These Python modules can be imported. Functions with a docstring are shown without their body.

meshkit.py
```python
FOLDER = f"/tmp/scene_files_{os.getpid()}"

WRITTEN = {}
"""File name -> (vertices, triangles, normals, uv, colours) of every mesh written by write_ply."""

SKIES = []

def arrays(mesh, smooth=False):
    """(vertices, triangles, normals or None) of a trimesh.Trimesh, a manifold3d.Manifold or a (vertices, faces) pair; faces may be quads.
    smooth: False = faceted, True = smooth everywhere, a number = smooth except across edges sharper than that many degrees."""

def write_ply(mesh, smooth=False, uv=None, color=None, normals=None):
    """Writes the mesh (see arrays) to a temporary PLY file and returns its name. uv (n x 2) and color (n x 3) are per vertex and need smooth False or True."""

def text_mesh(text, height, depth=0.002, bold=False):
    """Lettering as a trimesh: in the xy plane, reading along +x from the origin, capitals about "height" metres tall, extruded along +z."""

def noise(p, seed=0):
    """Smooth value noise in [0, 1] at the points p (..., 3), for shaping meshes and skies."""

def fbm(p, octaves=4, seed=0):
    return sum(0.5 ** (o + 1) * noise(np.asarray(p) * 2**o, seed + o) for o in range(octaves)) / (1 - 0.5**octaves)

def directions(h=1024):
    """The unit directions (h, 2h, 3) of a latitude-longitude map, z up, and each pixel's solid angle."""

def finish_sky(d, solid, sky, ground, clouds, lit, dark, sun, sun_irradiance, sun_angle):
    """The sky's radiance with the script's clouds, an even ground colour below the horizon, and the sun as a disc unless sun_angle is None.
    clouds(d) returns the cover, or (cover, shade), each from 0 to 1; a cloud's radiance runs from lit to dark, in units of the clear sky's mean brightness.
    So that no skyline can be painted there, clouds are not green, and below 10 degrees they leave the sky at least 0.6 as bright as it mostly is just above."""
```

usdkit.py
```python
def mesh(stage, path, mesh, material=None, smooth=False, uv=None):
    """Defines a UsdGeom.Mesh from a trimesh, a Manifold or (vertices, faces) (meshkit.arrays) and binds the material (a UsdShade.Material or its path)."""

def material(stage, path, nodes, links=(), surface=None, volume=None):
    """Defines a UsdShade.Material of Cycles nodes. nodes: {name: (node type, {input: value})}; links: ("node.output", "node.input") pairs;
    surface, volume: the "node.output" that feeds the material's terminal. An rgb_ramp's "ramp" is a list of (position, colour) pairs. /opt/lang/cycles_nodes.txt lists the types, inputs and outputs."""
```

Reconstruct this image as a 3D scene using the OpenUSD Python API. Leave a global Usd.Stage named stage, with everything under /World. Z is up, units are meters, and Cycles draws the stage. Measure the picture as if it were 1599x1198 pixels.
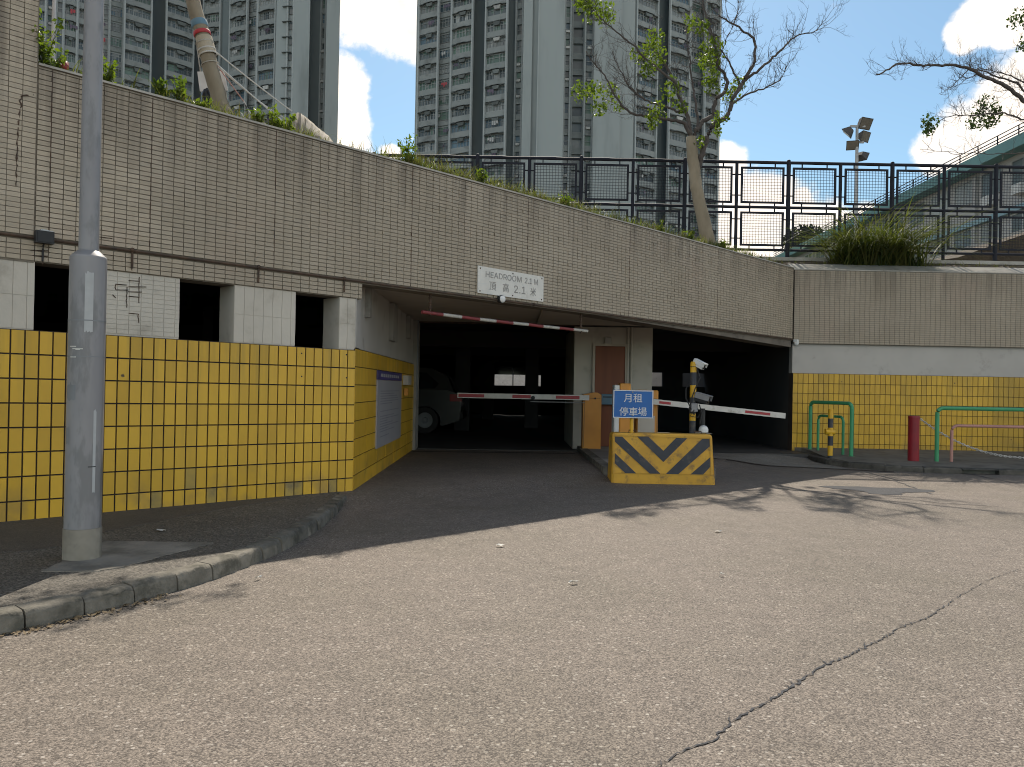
import math, random
import numpy as np, trimesh, shapely
from shapely.geometry import Polygon
import usdkit, meshkit
from pxr import Usd, UsdGeom, UsdLux, UsdShade, Gf, Sdf

stage = Usd.Stage.CreateInMemory()
UsdGeom.SetStageUpAxis(stage, "Z")
UsdGeom.SetStageMetersPerUnit(stage, 1.0)
UsdGeom.Xform.Define(stage, "/World")
UsdGeom.Scope.Define(stage, "/World/Looks")
random.seed(11)
rng = np.random.default_rng(11)

# ------------------------------------------------------------------ camera
EYE, F, ROLL, PITCH = 1.30, 1230.0, math.atan(0.01885), math.atan(7.4 / 1230.0)
EXPOSURE = 0.43
fw = np.array([0, math.cos(PITCH), math.sin(PITCH)])
u0 = np.array([0, -math.sin(PITCH), math.cos(PITCH)])
r0 = np.array([1.0, 0, 0])
RT = math.cos(ROLL) * r0 + math.sin(ROLL) * u0
UP = -math.sin(ROLL) * r0 + math.cos(ROLL) * u0
EYEP = np.array([0, 0, EYE])
cam = UsdGeom.Camera.Define(stage, "/World/camera")
cam.CreateHorizontalApertureAttr(36.0)
cam.CreateVerticalApertureAttr(36.0 * 767 / 1024)
cam.CreateFocalLengthAttr(36.0 * F / 1599)
cam.CreateFStopAttr(0.0)
cam.CreateExposureAttr(EXPOSURE)
cam.CreateClippingRangeAttr(Gf.Vec2f(0.05, 5000))
cm = Gf.Matrix4d(*RT, 0, *UP, 0, *(-fw), 0, *EYEP, 1)
cam.AddTransformOp().Set(cm)

# ------------------------------------------------------------------ sky and sun
SUN_EL, SUN_AZ = math.radians(50.0), math.radians(1.0)
SKY_STRENGTH, SUN_INT = 0.12, 1.05
sund = np.array([math.sin(SUN_AZ) * math.cos(SUN_EL), math.cos(SUN_AZ) * math.cos(SUN_EL), math.sin(SUN_EL)])


def pdir(u, v):
    d = fw * F + RT * (u - 799.5) + UP * (599 - v)
    return d / np.linalg.norm(d)


nodes = {"tc": ("texture_coordinate", {}),
         "sky": ("sky_texture", {"sky_type": "single_scattering", "sun_disc": False, "sun_elevation": SUN_EL, "sun_rotation": SUN_AZ, "altitude": 50.0, "air_density": 1.0, "aerosol_density": 0.6, "ozone_density": 2.0}),
         "bg": ("background_shader", {"strength": SKY_STRENGTH}),
         "n1": ("noise_texture", {"scale": 9.0, "detail": 10.0, "roughness": 0.60}),
         "n2": ("noise_texture", {"scale": 2.6, "detail": 7.0, "roughness": 0.55}),
         "n3": ("noise_texture", {"scale": 16.0, "detail": 6.0, "roughness": 0.6})}
links = [("tc.generated", "n1.vector"), ("tc.generated", "n2.vector"), ("tc.generated", "n3.vector")]
# cumulus banks: (direction, angular radius); unseen cover outside the view is added further down
BANKS = [(pdir(560, -40), 0.0732), (pdir(610, 5), 0.0610), (pdir(650, 40), 0.0427), (pdir(690, -10), 0.0610), (pdir(527, 140), 0.0415), (pdir(530, 185), 0.0439), (pdir(525, 225), 0.0439), (pdir(610, 240), 0.0171),
         (pdir(1532, 40), 0.0247), (pdir(1580, 40), 0.0267), (pdir(1615, 12), 0.0285), (pdir(1502, 62), 0.0195),
         (pdir(1570, 190), 0.0634), (pdir(1625, 150), 0.0610), (pdir(1530, 222), 0.0549), (pdir(1480, 235), 0.0366), (pdir(1130, 255), 0.0268), (pdir(1165, 375), 0.0756), (pdir(1120, 350), 0.0488), (pdir(1250, 312), 0.0146), (pdir(1240, 385), 0.0671), (pdir(1300, 372), 0.0488), (pdir(1352, 335), 0.0244)]
prev = None
for i, (d, r) in enumerate(BANKS):
    nodes[f"d{i}"] = ("vector_math", {"math_type": "distance", "vector2": tuple(map(float, d))})
    nodes[f"m{i}"] = ("map_range", {"from_min": r * 1.45, "from_max": r * 0.25, "to_min": 0.0, "to_max": 1.0, "clamp": True})
    links += [("tc.generated", f"d{i}.vector1"), (f"d{i}.value", f"m{i}.value")]
    if prev:
        nodes[f"x{i}"] = ("math", {"math_type": "maximum"})
        links += [(prev, f"x{i}.value1"), (f"m{i}.result", f"x{i}.value2")]
        prev = f"x{i}.value"
    else:
        prev = f"m{i}.result"
# unseen cloud cover added outside the view to warm and lift the shade
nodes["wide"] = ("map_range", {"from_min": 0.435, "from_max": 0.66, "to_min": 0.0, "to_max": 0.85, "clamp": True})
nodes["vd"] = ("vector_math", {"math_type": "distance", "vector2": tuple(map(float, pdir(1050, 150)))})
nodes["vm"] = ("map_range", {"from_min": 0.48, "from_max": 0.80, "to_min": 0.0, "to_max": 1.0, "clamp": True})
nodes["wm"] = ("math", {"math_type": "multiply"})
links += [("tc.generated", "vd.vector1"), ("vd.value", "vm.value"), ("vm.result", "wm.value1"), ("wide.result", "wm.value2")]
nodes["mx"] = ("math", {"math_type": "maximum"})
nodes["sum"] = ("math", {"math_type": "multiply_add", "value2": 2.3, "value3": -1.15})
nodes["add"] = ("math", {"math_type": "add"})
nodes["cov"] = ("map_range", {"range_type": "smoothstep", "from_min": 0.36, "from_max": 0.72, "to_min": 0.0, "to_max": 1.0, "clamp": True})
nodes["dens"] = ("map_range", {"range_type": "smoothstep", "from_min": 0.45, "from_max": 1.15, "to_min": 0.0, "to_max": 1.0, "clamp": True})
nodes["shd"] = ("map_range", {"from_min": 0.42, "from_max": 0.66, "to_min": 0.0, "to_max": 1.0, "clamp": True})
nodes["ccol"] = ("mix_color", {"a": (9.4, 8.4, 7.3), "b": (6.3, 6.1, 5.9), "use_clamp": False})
nodes["smul"] = ("math", {"math_type": "multiply"})
nodes["mix"] = ("mix_color", {"use_clamp": False})
nodes["tint"] = ("mix_color", {"blend_type": "multiply", "fac": 1.0, "b": (.71, .835, .80), "use_clamp": False})
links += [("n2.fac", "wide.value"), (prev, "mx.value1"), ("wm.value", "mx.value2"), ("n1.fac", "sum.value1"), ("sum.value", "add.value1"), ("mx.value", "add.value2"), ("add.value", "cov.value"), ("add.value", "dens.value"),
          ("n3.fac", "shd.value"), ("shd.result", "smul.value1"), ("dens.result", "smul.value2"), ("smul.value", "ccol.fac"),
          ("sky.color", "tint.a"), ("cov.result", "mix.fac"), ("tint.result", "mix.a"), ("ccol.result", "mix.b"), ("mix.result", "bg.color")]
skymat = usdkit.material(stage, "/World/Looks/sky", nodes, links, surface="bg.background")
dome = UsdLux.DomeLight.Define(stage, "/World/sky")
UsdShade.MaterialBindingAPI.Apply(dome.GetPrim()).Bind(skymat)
dome.GetPrim().SetCustomDataByKey("kind", "structure")
dome.GetPrim().SetCustomDataByKey("label", "blue daylight sky with white cumulus clouds above the towers")
dome.GetPrim().SetCustomDataByKey("category", "sky")
sun = UsdLux.DistantLight.Define(stage, "/World/sun")
sun.CreateIntensityAttr(SUN_INT)
sun.CreateAngleAttr(0.5)
sun.CreateNormalizeAttr(True)
sun.CreateColorAttr(Gf.Vec3f(1.0, 0.91, 0.78))
zax = sund / np.linalg.norm(sund)
xax = np.cross([0, 1, 0], zax); xax /= np.linalg.norm(xax)
yax = np.cross(zax, xax)
sun.AddTransformOp().Set(Gf.Matrix4d(*xax, 0, *yax, 0, *zax, 0, 0, 0, 60, 1))

# ------------------------------------------------------------------ helpers
used, BASE = {}, {}


def numbered(parent, name):
    k = (parent, name)
    n = used.get(k, 0)
    used[k] = n + 1
    return f"{parent}/{name}" if n == 0 else f"{parent}/{name}_{n:03d}"


def tag(prim, label=None, cat=None, group=None, kind=None):
    for k, v in (("label", label), ("category", cat), ("group", group), ("kind", kind)):
        if v:
            prim.SetCustomDataByKey(k, v)
    return prim


def thing(name, label, cat, base=(0, 0, 0), group=None, kind=None):
    p = numbered("/World", name)
    x = UsdGeom.Xform.Define(stage, p)
    x.AddTranslateOp().Set(Gf.Vec3d(*map(float, base)))
    BASE[p] = np.array(base, float)
    tag(x.GetPrim(), label, cat, group, kind)
    return p


def base_of(p):
    while p:
        if p in BASE:
            return BASE[p]
        p = p.rpartition("/")[0]
    return np.zeros(3)


class MB:
    """Collects triangles in world space; build() makes them one mesh."""

    def __init__(self):
        self.v, self.f, self.n = [], [], 0

    def add(self, v, f):
        v, f = np.asarray(v, float), np.asarray(f, int)
        if f.shape[1] == 4:
            f = np.vstack([f[:, [0, 1, 2]], f[:, [0, 2, 3]]])
        self.v.append(v); self.f.append(f + self.n); self.n += len(v)
        return self

    def tm(self, m, T=None):
        v = np.asarray(m.vertices)
        if T is not None:
            v = v @ np.asarray(T)[:3, :3].T + np.asarray(T)[:3, 3]
        return self.add(v, m.faces)

    def quad(self, a, b, c, d):
        return self.add([a, b, c, d], [[0, 1, 2], [0, 2, 3]])

    def obox(self, c, ex, ey, ez, back=True):
        """Box from centre and three half vectors; back=False leaves the -ey face out."""
        c, ex, ey, ez = (np.asarray(x, float) for x in (c, ex, ey, ez))
        if np.dot(np.cross(ex, ey), ez) < 0:
            ex = -ex
        v = [c + i * ex + j * ey + k * ez for k in (-1, 1) for j in (-1, 1) for i in (-1, 1)]
        f = [[4, 5, 7, 6], [0, 2, 3, 1], [2, 6, 7, 3], [0, 4, 6, 2], [1, 3, 7, 5]]
        if back:
            f.append([0, 1, 5, 4])
        return self.add(v, f)

    def box(self, lo, hi):
        lo, hi = np.array(lo, float), np.array(hi, float)
        h = (hi - lo) / 2
        return self.obox((lo + hi) / 2, (h[0], 0, 0), (0, h[1], 0), (0, 0, h[2]))

    def tube(self, pts, r, sides=8, cap=True):
        p = np.asarray(pts, float)
        r = np.broadcast_to(np.asarray(r, float), (len(p),))
        t = np.gradient(p, axis=0)
        t /= np.linalg.norm(t, axis=1, keepdims=True) + 1e-12
        a = np.cross(t, np.where(np.abs(t[:, 2:]) < 0.9, [0, 0, 1.0], [1.0, 0, 0]))
        a /= np.linalg.norm(a, axis=1, keepdims=True) + 1e-12
        b = np.cross(t, a)
        ang = np.arange(sides) * 2 * np.pi / sides
        v = p[:, None] + r[:, None, None] * (np.cos(ang)[None, :, None] * a[:, None] + np.sin(ang)[None, :, None] * b[:, None])
        n = len(p)
        i, j = np.meshgrid(np.arange(n - 1), np.arange(sides), indexing="ij")
        q = np.stack([i * sides + j, i * sides + (j + 1) % sides, (i + 1) * sides + (j + 1) % sides, (i + 1) * sides + j], -1).reshape(-1, 4)
        f = np.vstack([q[:, [0, 1, 2]], q[:, [0, 2, 3]]])
        v = v.reshape(-1, 3)
        if cap:
            v = np.vstack([v, p[0], p[-1]])
            k = np.arange(sides)
            f = np.vstack([f, np.stack([np.full(sides, n * sides), (k + 1) % sides, k], 1), np.stack([np.full(sides, n * sides + 1), (n - 1) * sides + k, (n - 1) * sides + (k + 1) % sides], 1)])
        return self.add(v, f)

    def prism(self, poly, o, ax, ay, az, depth):
        """Polygon (shapely or list) in the ax/ay plane at o, extruded by depth along az."""
        poly = poly if isinstance(poly, Polygon) else Polygon(poly)
        m = trimesh.creation.extrude_polygon(poly, 1.0, engine="earcut")
        v = np.asarray(m.vertices)
        ax, ay, az, o = (np.asarray(x, float) for x in (ax, ay, az, o))
        w = o + v[:, :1] * ax + v[:, 1:2] * ay + v[:, 2:] * depth * az
        f = np.asarray(m.faces)
        if np.dot(np.cross(ax, ay), az) * depth < 0:
            f = f[:, ::-1]
        return self.add(w, f)

    def lathe(self, prof, o, axis=(0, 0, 1), sides=24):
        """prof: (radius, height) pairs."""
        axis = np.asarray(axis, float); axis = axis / np.linalg.norm(axis)
        a = np.cross(axis, [0, 1, 0] if abs(axis[1]) < .9 else [1, 0, 0]); a /= np.linalg.norm(a)
        b = np.cross(axis, a)
        ang = np.arange(sides) * 2 * np.pi / sides
        P = np.asarray(prof, float)
        v = np.asarray(o, float) + P[:, 0][:, None, None] * (np.cos(ang)[None, :, None] * a + np.sin(ang)[None, :, None] * b) + P[:, 1][:, None, None] * axis
        n = len(P)
        i, j = np.meshgrid(np.arange(n - 1), np.arange(sides), indexing="ij")
        q = np.stack([i * sides + j, i * sides + (j + 1) % sides, (i + 1) * sides + (j + 1) % sides, (i + 1) * sides + j], -1).reshape(-1, 4)
        return self.add(v.reshape(-1, 3), q)

    def sphere(self, c, r, sub=1, sq=(1, 1, 1)):
        m = trimesh.creation.icosphere(sub, 1.0)
        return self.add(np.asarray(m.vertices) * r * np.asarray(sq) + np.asarray(c), m.faces)

    def build(self, parent, name, mat, smooth=False, label=None, kind=None, **k):
        if not self.v:
            return None
        v, f = np.vstack(self.v), np.vstack(self.f)
        p = numbered(parent, name)
        usdkit.mesh(stage, p, trimesh.Trimesh(v - base_of(parent), f, process=False), mat, smooth=smooth)
        pr = stage.GetPrimAtPath(p)
        tag(pr, label, k.get("cat"), k.get("group"), kind)
        return p


def top(name, mb, mat, label, cat, group=None, kind=None, smooth=False):
    return mb.build("/World", name, mat, smooth, label, kind, cat=cat, group=group)


def bevel_box(lo, hi, r=0.01):
    lo, hi = np.array(lo, float), np.array(hi, float)
    pts = []
    for k in range(3):
        a, b = lo + r, hi - r
        a[k], b[k] = lo[k], hi[k]
        pts += [[(a, b)[i][0], (a, b)[j][1], (a, b)[l][2]] for i in (0, 1) for j in (0, 1) for l in (0, 1)]
    return trimesh.convex.convex_hull(np.array(pts))


# a pixel of the photograph to a point of the place
def on_z(u, v, z):
    d = pdir(u, v)
    return EYEP + d * (z - EYE) / d[2]


def on_y(u, v, Y):
    d = pdir(u, v)
    return EYEP + d * Y / d[1]


def on_x(u, v, X):
    d = pdir(u, v)
    return EYEP + d * X / d[0]


def on_pl(u, v, P, n):
    d = pdir(u, v)
    return EYEP + d * np.dot(P - EYEP, n) / np.dot(d, n)


def px(P):
    q = np.asarray(P, float) - EYEP
    return 799.5 + F * q @ RT / (q @ fw), 599 - F * q @ UP / (q @ fw)


# ------------------------------------------------------------------ materials
M = {}


def pm(name, c1, c2=None, scale=4.0, rough=0.6, rough2=None, bump=0.0, bscale=None, metallic=0.0, detail=5.0, rnd=0.0, island=0.0, ramp=(0.35, 0.65), transl=0.0, stretch=None, spec=0.5, dirt=None, dscale=1.0, drange=(0.55, 0.75), bdist=0.01, ttint=(1.25, 1.45, 0.6)):
    """Principled surface whose colour wanders between c1 and c2; rnd / island vary the tone from piece to piece; dirt mixes in a third colour in patches."""
    n = {"g": ("geometry", {}), "p": ("principled_bsdf", {"roughness": rough, "metallic": metallic, "specular_ior_level": spec})}
    L = []
    vec = "g.position"
    if stretch:
        n["map"] = ("mapping", {"scale": stretch})
        L.append(("g.position", "map.vector")); vec = "map.vector"
    if c2 is None:
        c2 = tuple(x * 0.82 for x in c1)
    n["n"] = ("noise_texture", {"scale": scale, "detail": detail, "roughness": 0.6})
    n["r"] = ("rgb_ramp", {"ramp": [(ramp[0], c1), (ramp[1], c2)]})
    L += [(vec, "n.vector"), ("n.fac", "r.fac")]
    col = "r.color"
    if dirt is not None:
        n["dn"] = ("noise_texture", {"scale": dscale, "detail": 7.0, "roughness": 0.65})
        n["dr"] = ("map_range", {"range_type": "smoothstep", "from_min": drange[0], "from_max": drange[1], "to_min": 0.0, "to_max": 0.85, "clamp": True})
        n["dm"] = ("mix_color", {"b": dirt})
        L += [(vec, "dn.vector"), ("dn.fac", "dr.value"), ("dr.result", "dm.fac"), (col, "dm.a")]
        col = "dm.result"
    if rnd or island:
        if island:
            src = "g.random_per_island"
        else:
            n["oi"] = ("object_info", {}); src = "oi.random"
        a = island or rnd
        n["rr"] = ("map_range", {"from_min": 0.0, "from_max": 1.0, "to_min": 1.0 - a, "to_max": 1.0 + a})
        n["vs"] = ("vector_math", {"math_type": "scale"})
        L += [(src, "rr.value"), (col, "vs.vector1"), ("rr.result", "vs.scale")]
        col = "vs.vector"
    L.append((col, "p.base_color"))
    if rough2 is not None:
        n["rm"] = ("map_range", {"from_min": 0.3, "from_max": 0.7, "to_min": rough, "to_max": rough2})
        L += [("n.fac", "rm.value"), ("rm.result", "p.roughness")]
    if bump:
        n["bn"] = ("noise_texture", {"scale": bscale or scale * 6, "detail": 4.0})
        n["b"] = ("bump", {"strength": bump, "distance": bdist})
        L += [(vec, "bn.vector"), ("bn.fac", "b.height"), ("b.normal", "p.normal")]
    surf = "p.BSDF"
    if transl:
        n["t"] = ("translucent_bsdf", {})
        n["ts"] = ("vector_math", {"math_type": "multiply", "vector2": ttint})
        n["mx"] = ("mix_closure", {"fac": transl})
        L += [(col, "ts.vector1"), ("ts.vector", "t.color"), ("p.BSDF", "mx.closure1"), ("t.BSDF", "mx.closure2")]
        surf = "mx.closure"
    M[name] = usdkit.material(stage, f"/World/Looks/{name}", n, L, surface=surf)
    return M[name]




def tile_mat(name, c1, c2, streak, top_stain, rough, rnd=0.0, island=0.0, ztop=4.0, chips=None, zfoot=None, patch=None, vary=.0):
    n = {"g": ("geometry", {}), "oi": ("object_info", {}), "p": ("principled_bsdf", {"roughness": rough}),
         "sx": ("separate_xyz", {}),
         "n": ("noise_texture", {"scale": 1.1, "detail": 6.0, "roughness": .6}), "r": ("rgb_ramp", {"ramp": [(.35, c1), (.65, c2)]}),
         "ms": ("mapping", {"scale": (7.0, 7.0, .45)}), "ns": ("noise_texture", {"scale": 1.0, "detail": 6.0, "roughness": .62}),
         "ss": ("map_range", {"range_type": "smoothstep", "from_min": .52, "from_max": .78, "to_min": 0.0, "to_max": .55, "clamp": True}),
         "sm": ("mix_color", {"b": streak}),
         "zt": ("map_range", {"from_min": ztop - .75, "from_max": ztop, "to_min": 0.0, "to_max": 1.0, "clamp": True}),
         "st2": ("map_range", {"range_type": "smoothstep", "from_min": .38, "from_max": .66, "to_min": 0.0, "to_max": .8, "clamp": True}),
         "tm": ("math", {"math_type": "multiply"}), "tmx": ("mix_color", {"b": top_stain}),
         "np": ("noise_texture", {"scale": .9, "detail": 4.0}), "pr": ("map_range", {"range_type": "smoothstep", "from_min": .55, "from_max": .72, "to_min": 0.0, "to_max": .6, "clamp": True}), "px": ("mix_color", {"b": patch or c2}),
         "rr": ("map_range", {"from_min": 0.0, "from_max": 1.0, "to_min": 1 - (rnd or island), "to_max": 1 + (rnd or island)}), "vs": ("vector_math", {"math_type": "scale"}),
         "rm": ("map_range", {"from_min": .3, "from_max": .7, "to_min": rough, "to_max": rough + .22}),
         "bn": ("noise_texture", {"scale": 16.0, "detail": 3.0}), "b": ("bump", {"strength": .10, "distance": .01})}
    L = [("g.position", "sx.vector"), ("g.position", "n.vector"), ("n.fac", "r.fac"), ("g.position", "ms.vector"), ("ms.vector", "ns.vector"), ("ns.fac", "ss.value"), ("ss.result", "sm.fac"),
         ("g.position", "np.vector"), ("np.fac", "pr.value"), ("pr.result", "px.fac"), ("r.color", "px.a"), ("px.result", "sm.a"),
         ("sx.z", "zt.value"), ("ns.fac", "st2.value"), ("zt.result", "tm.value1"), ("st2.result", "tm.value2"), ("tm.value", "tmx.fac"), ("sm.result", "tmx.a"),
         ("oi.random" if rnd else "g.random_per_island", "rr.value"), ("rr.result", "vs.scale"), ("n.fac", "rm.value"), ("rm.result", "p.roughness"), ("g.position", "bn.vector"), ("bn.fac", "b.height"), ("b.normal", "p.normal")]
    col = "tmx.result"
    if chips:
        n["cv"] = ("voronoi_texture", {"scale": 4.2}); n["cs"] = ("separate_color", {})
        n["cd"] = ("map_range", {"from_min": .085, "from_max": .05, "to_min": 0.0, "to_max": 1.0, "clamp": True}); n["cr"] = ("map_range", {"from_min": .80, "from_max": .83, "to_min": 0.0, "to_max": 1.0, "clamp": True})
        n["cn"] = ("noise_texture", {"scale": 45.0, "detail": 2.0}); n["ca"] = ("math", {"math_type": "multiply_add", "value2": .11, "value3": -.055}); n["cad"] = ("math", {"math_type": "add"})
        n["cmu"] = ("math", {"math_type": "multiply"}); n["cx"] = ("mix_color", {"b": chips})
        L += [("g.position", "cv.vector"), ("g.position", "cn.vector"), ("cn.fac", "ca.value1"), ("cv.distance", "cad.value1"), ("ca.value", "cad.value2"), ("cad.value", "cd.value"), ("cv.color", "cs.color"), ("cs.r", "cr.value"), ("cd.result", "cmu.value1"), ("cr.result", "cmu.value2"), ("cmu.value", "cx.fac"), (col, "cx.a")]
        col = "cx.result"
    if zfoot:
        n["zf"] = ("map_range", {"from_min": .55, "from_max": .10, "to_min": 0.0, "to_max": 1.0, "clamp": True}); n["fn"] = ("noise_texture", {"scale": 3.0, "detail": 6.0}); n["fr"] = ("map_range", {"range_type": "smoothstep", "from_min": .46, "from_max": .70, "to_min": 0.0, "to_max": .6, "clamp": True})
        n["fm"] = ("math", {"math_type": "multiply"}); n["fx"] = ("mix_color", {"b": zfoot})
        L += [("sx.z", "zf.value"), ("g.position", "fn.vector"), ("fn.fac", "fr.value"), ("zf.result", "fm.value1"), ("fr.result", "fm.value2"), ("fm.value", "fx.fac"), (col, "fx.a")]
        col = "fx.result"
    L += [(col, "vs.vector1"), ("vs.vector", "p.base_color")]
    M[name] = usdkit.material(stage, f"/World/Looks/{name}", n, L, surface="p.BSDF")


YG = dict(streak=(.42, .27, .035), top_stain=(.40, .25, .03), chips=(.06, .04, .02), zfoot=(.17, .12, .06), ztop=1.72, patch=(.53, .33, .03))
tile_mat("yellow_glaze", (.58, .345, .026), (.53, .31, .024), rough=.30, rnd=.10, **YG)
tile_mat("yellow_glaze_far", (.53, .32, .03), (.46, .28, .027), rough=.36, island=.13, **YG)
pm("yellow_glaze_low", (.42, .28, .05), (.28, .20, .06), scale=5, rough=.5, rnd=.12, dirt=(.14, .11, .06), dscale=3, drange=(.45, .7))
CT = dict(streak=(.25, .205, .15), top_stain=(.15, .12, .085), patch=(.385, .30, .225))
tile_mat("cream_tile", (.385, .322, .238), (.335, .28, .205), rough=.42, rnd=.10, **CT)
tile_mat("cream_tile_far", (.385, .322, .238), (.335, .28, .205), rough=.42, island=.12, **CT)
pm("grout", (.022, .013, .009), (.04, .026, .017), scale=6, rough=.9)
pm("grout_pale", (.13, .11, .085), (.20, .17, .13), scale=2.5, rough=.9, stretch=(1, 1, .25))
pm("cream_paint", (.50, .46, .39), (.44, .40, .335), scale=1.3, rough=.7, dirt=(.28, .25, .20), dscale=2.6, drange=(.52, .8), bump=.12, bscale=30)
pm("grey_paint", (.42, .395, .355), (.37, .345, .31), scale=1.0, rough=.75, dirt=(.17, .155, .13), dscale=1.8, drange=(.55, .8), bump=.1)
pm("raw_concrete", (.30, .285, .255), (.22, .205, .18), scale=1.6, rough=.85, dirt=(.11, .095, .075), dscale=1.5, drange=(.5, .75), bump=.25, bscale=25)
pm("soffit", (.48, .42, .345), (.40, .345, .28), scale=.9, rough=.85, dirt=(.15, .12, .09), dscale=1.2, drange=(.55, .8))
pm("drip", (.17, .145, .115), (.12, .10, .08), scale=1.5, rough=.9, dirt=(.06, .05, .04), dscale=2, drange=(.5, .75))
pm("coping", (.40, .375, .33), (.30, .28, .24), scale=1.8, rough=.8, dirt=(.20, .185, .15), dscale=3.2, drange=(.5, .75), bump=.2)
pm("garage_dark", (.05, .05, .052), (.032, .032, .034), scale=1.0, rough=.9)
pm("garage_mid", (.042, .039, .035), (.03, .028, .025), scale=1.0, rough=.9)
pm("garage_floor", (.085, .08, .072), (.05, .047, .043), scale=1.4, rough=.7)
pm("rust_dark", (.035, .022, .015), (.08, .045, .025), scale=9, rough=.8)
pm("black_plastic", (.009, .009, .010), (.016, .016, .016), scale=8, rough=.5)
pm("cable", (.012, .012, .013), None, rough=.55)
pm("white_plastic", (.68, .68, .66), (.60, .60, .57), scale=4, rough=.4)
pm("white_paint", (.62, .60, .55), (.52, .50, .45), scale=5, rough=.5, dirt=(.25, .22, .18), dscale=6, drange=(.55, .8))
pm("red_paint", (.38, .035, .045), (.30, .03, .035), scale=6, rough=.45, dirt=(.15, .03, .03), dscale=7, drange=(.6, .8))
pm("bar_red", (.21, .03, .032), (.16, .025, .026), scale=9, rough=.6, dirt=(.08, .03, .025), dscale=12, drange=(.5, .7))  # red and white bar paints dulled to carry the soffit shade
pm("bar_white", (.42, .40, .355), (.34, .32, .28), scale=9, rough=.6, dirt=(.18, .155, .12), dscale=12, drange=(.5, .72))
pm("bollard_red", (.22, .011, .019), (.17, .010, .016), scale=5, rough=.35, dirt=(.12, .02, .025), dscale=6, drange=(.6, .85))
pm("orange_paint", (.62, .27, .04), (.55, .23, .035), scale=3, rough=.45, dirt=(.30, .14, .04), dscale=4, drange=(.6, .85))
pm("block_yellow", (.60, .33, .028), (.50, .27, .025), scale=4, rough=.55, dirt=(.17, .10, .04), dscale=6, drange=(.50, .70), bump=.15, bscale=40)
pm("post_yellow", (.66, .38, .02), (.58, .33, .02), scale=5, rough=.4, dirt=(.3, .18, .04), dscale=8, drange=(.6, .8))
pm("block_black", (.022, .025, .033), (.04, .042, .05), scale=6, rough=.5, dirt=(.13, .105, .07), dscale=8, drange=(.54, .72))
pm("sign_blue", (.012, .10, .34), (.016, .12, .37), scale=3, rough=.35)
pm("sign_white", (.66, .66, .64), (.58, .58, .55), scale=5, rough=.45)
pm("plate_white", (.64, .62, .57), (.56, .54, .49), scale=4, rough=.5, dirt=(.33, .30, .25), dscale=7, drange=(.58, .8))
pm("ink", (.16, .15, .14), (.30, .29, .27), scale=40, rough=.6)
pm("notice_head", (.045, .035, .11), (.05, .04, .13), scale=3, rough=.4)
pm("notice_paper", (.30, .29, .30), (.27, .265, .28), scale=2, rough=.4)
pm("notice_ink", (.22, .22, .25), None, rough=.5)
pm("wood_door", (.22, .065, .022), (.17, .048, .017), scale=2.2, rough=.55, stretch=(3, 3, .3))
pm("galv", (.27, .265, .265), (.215, .21, .215), scale=2.4, rough=.5, metallic=.2, dirt=(.17, .17, .17), dscale=2.6, drange=(.5, .6), stretch=(1.6, 1.6, .5))
pm("galv_dark", (.22, .23, .24), None, scale=3, rough=.55, metallic=.3)
pm("tape_grey", (.40, .41, .41), (.34, .35, .35), scale=9, rough=.6)
pm("lamp_base", (.27, .245, .20), (.20, .18, .14), scale=5, rough=.75, dirt=(.17, .15, .12), dscale=8, drange=(.5, .75))
pm("rail_green", (.055, .29, .13), (.045, .25, .11), scale=5, rough=.4, dirt=(.10, .17, .09), dscale=8, drange=(.62, .8))
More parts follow.
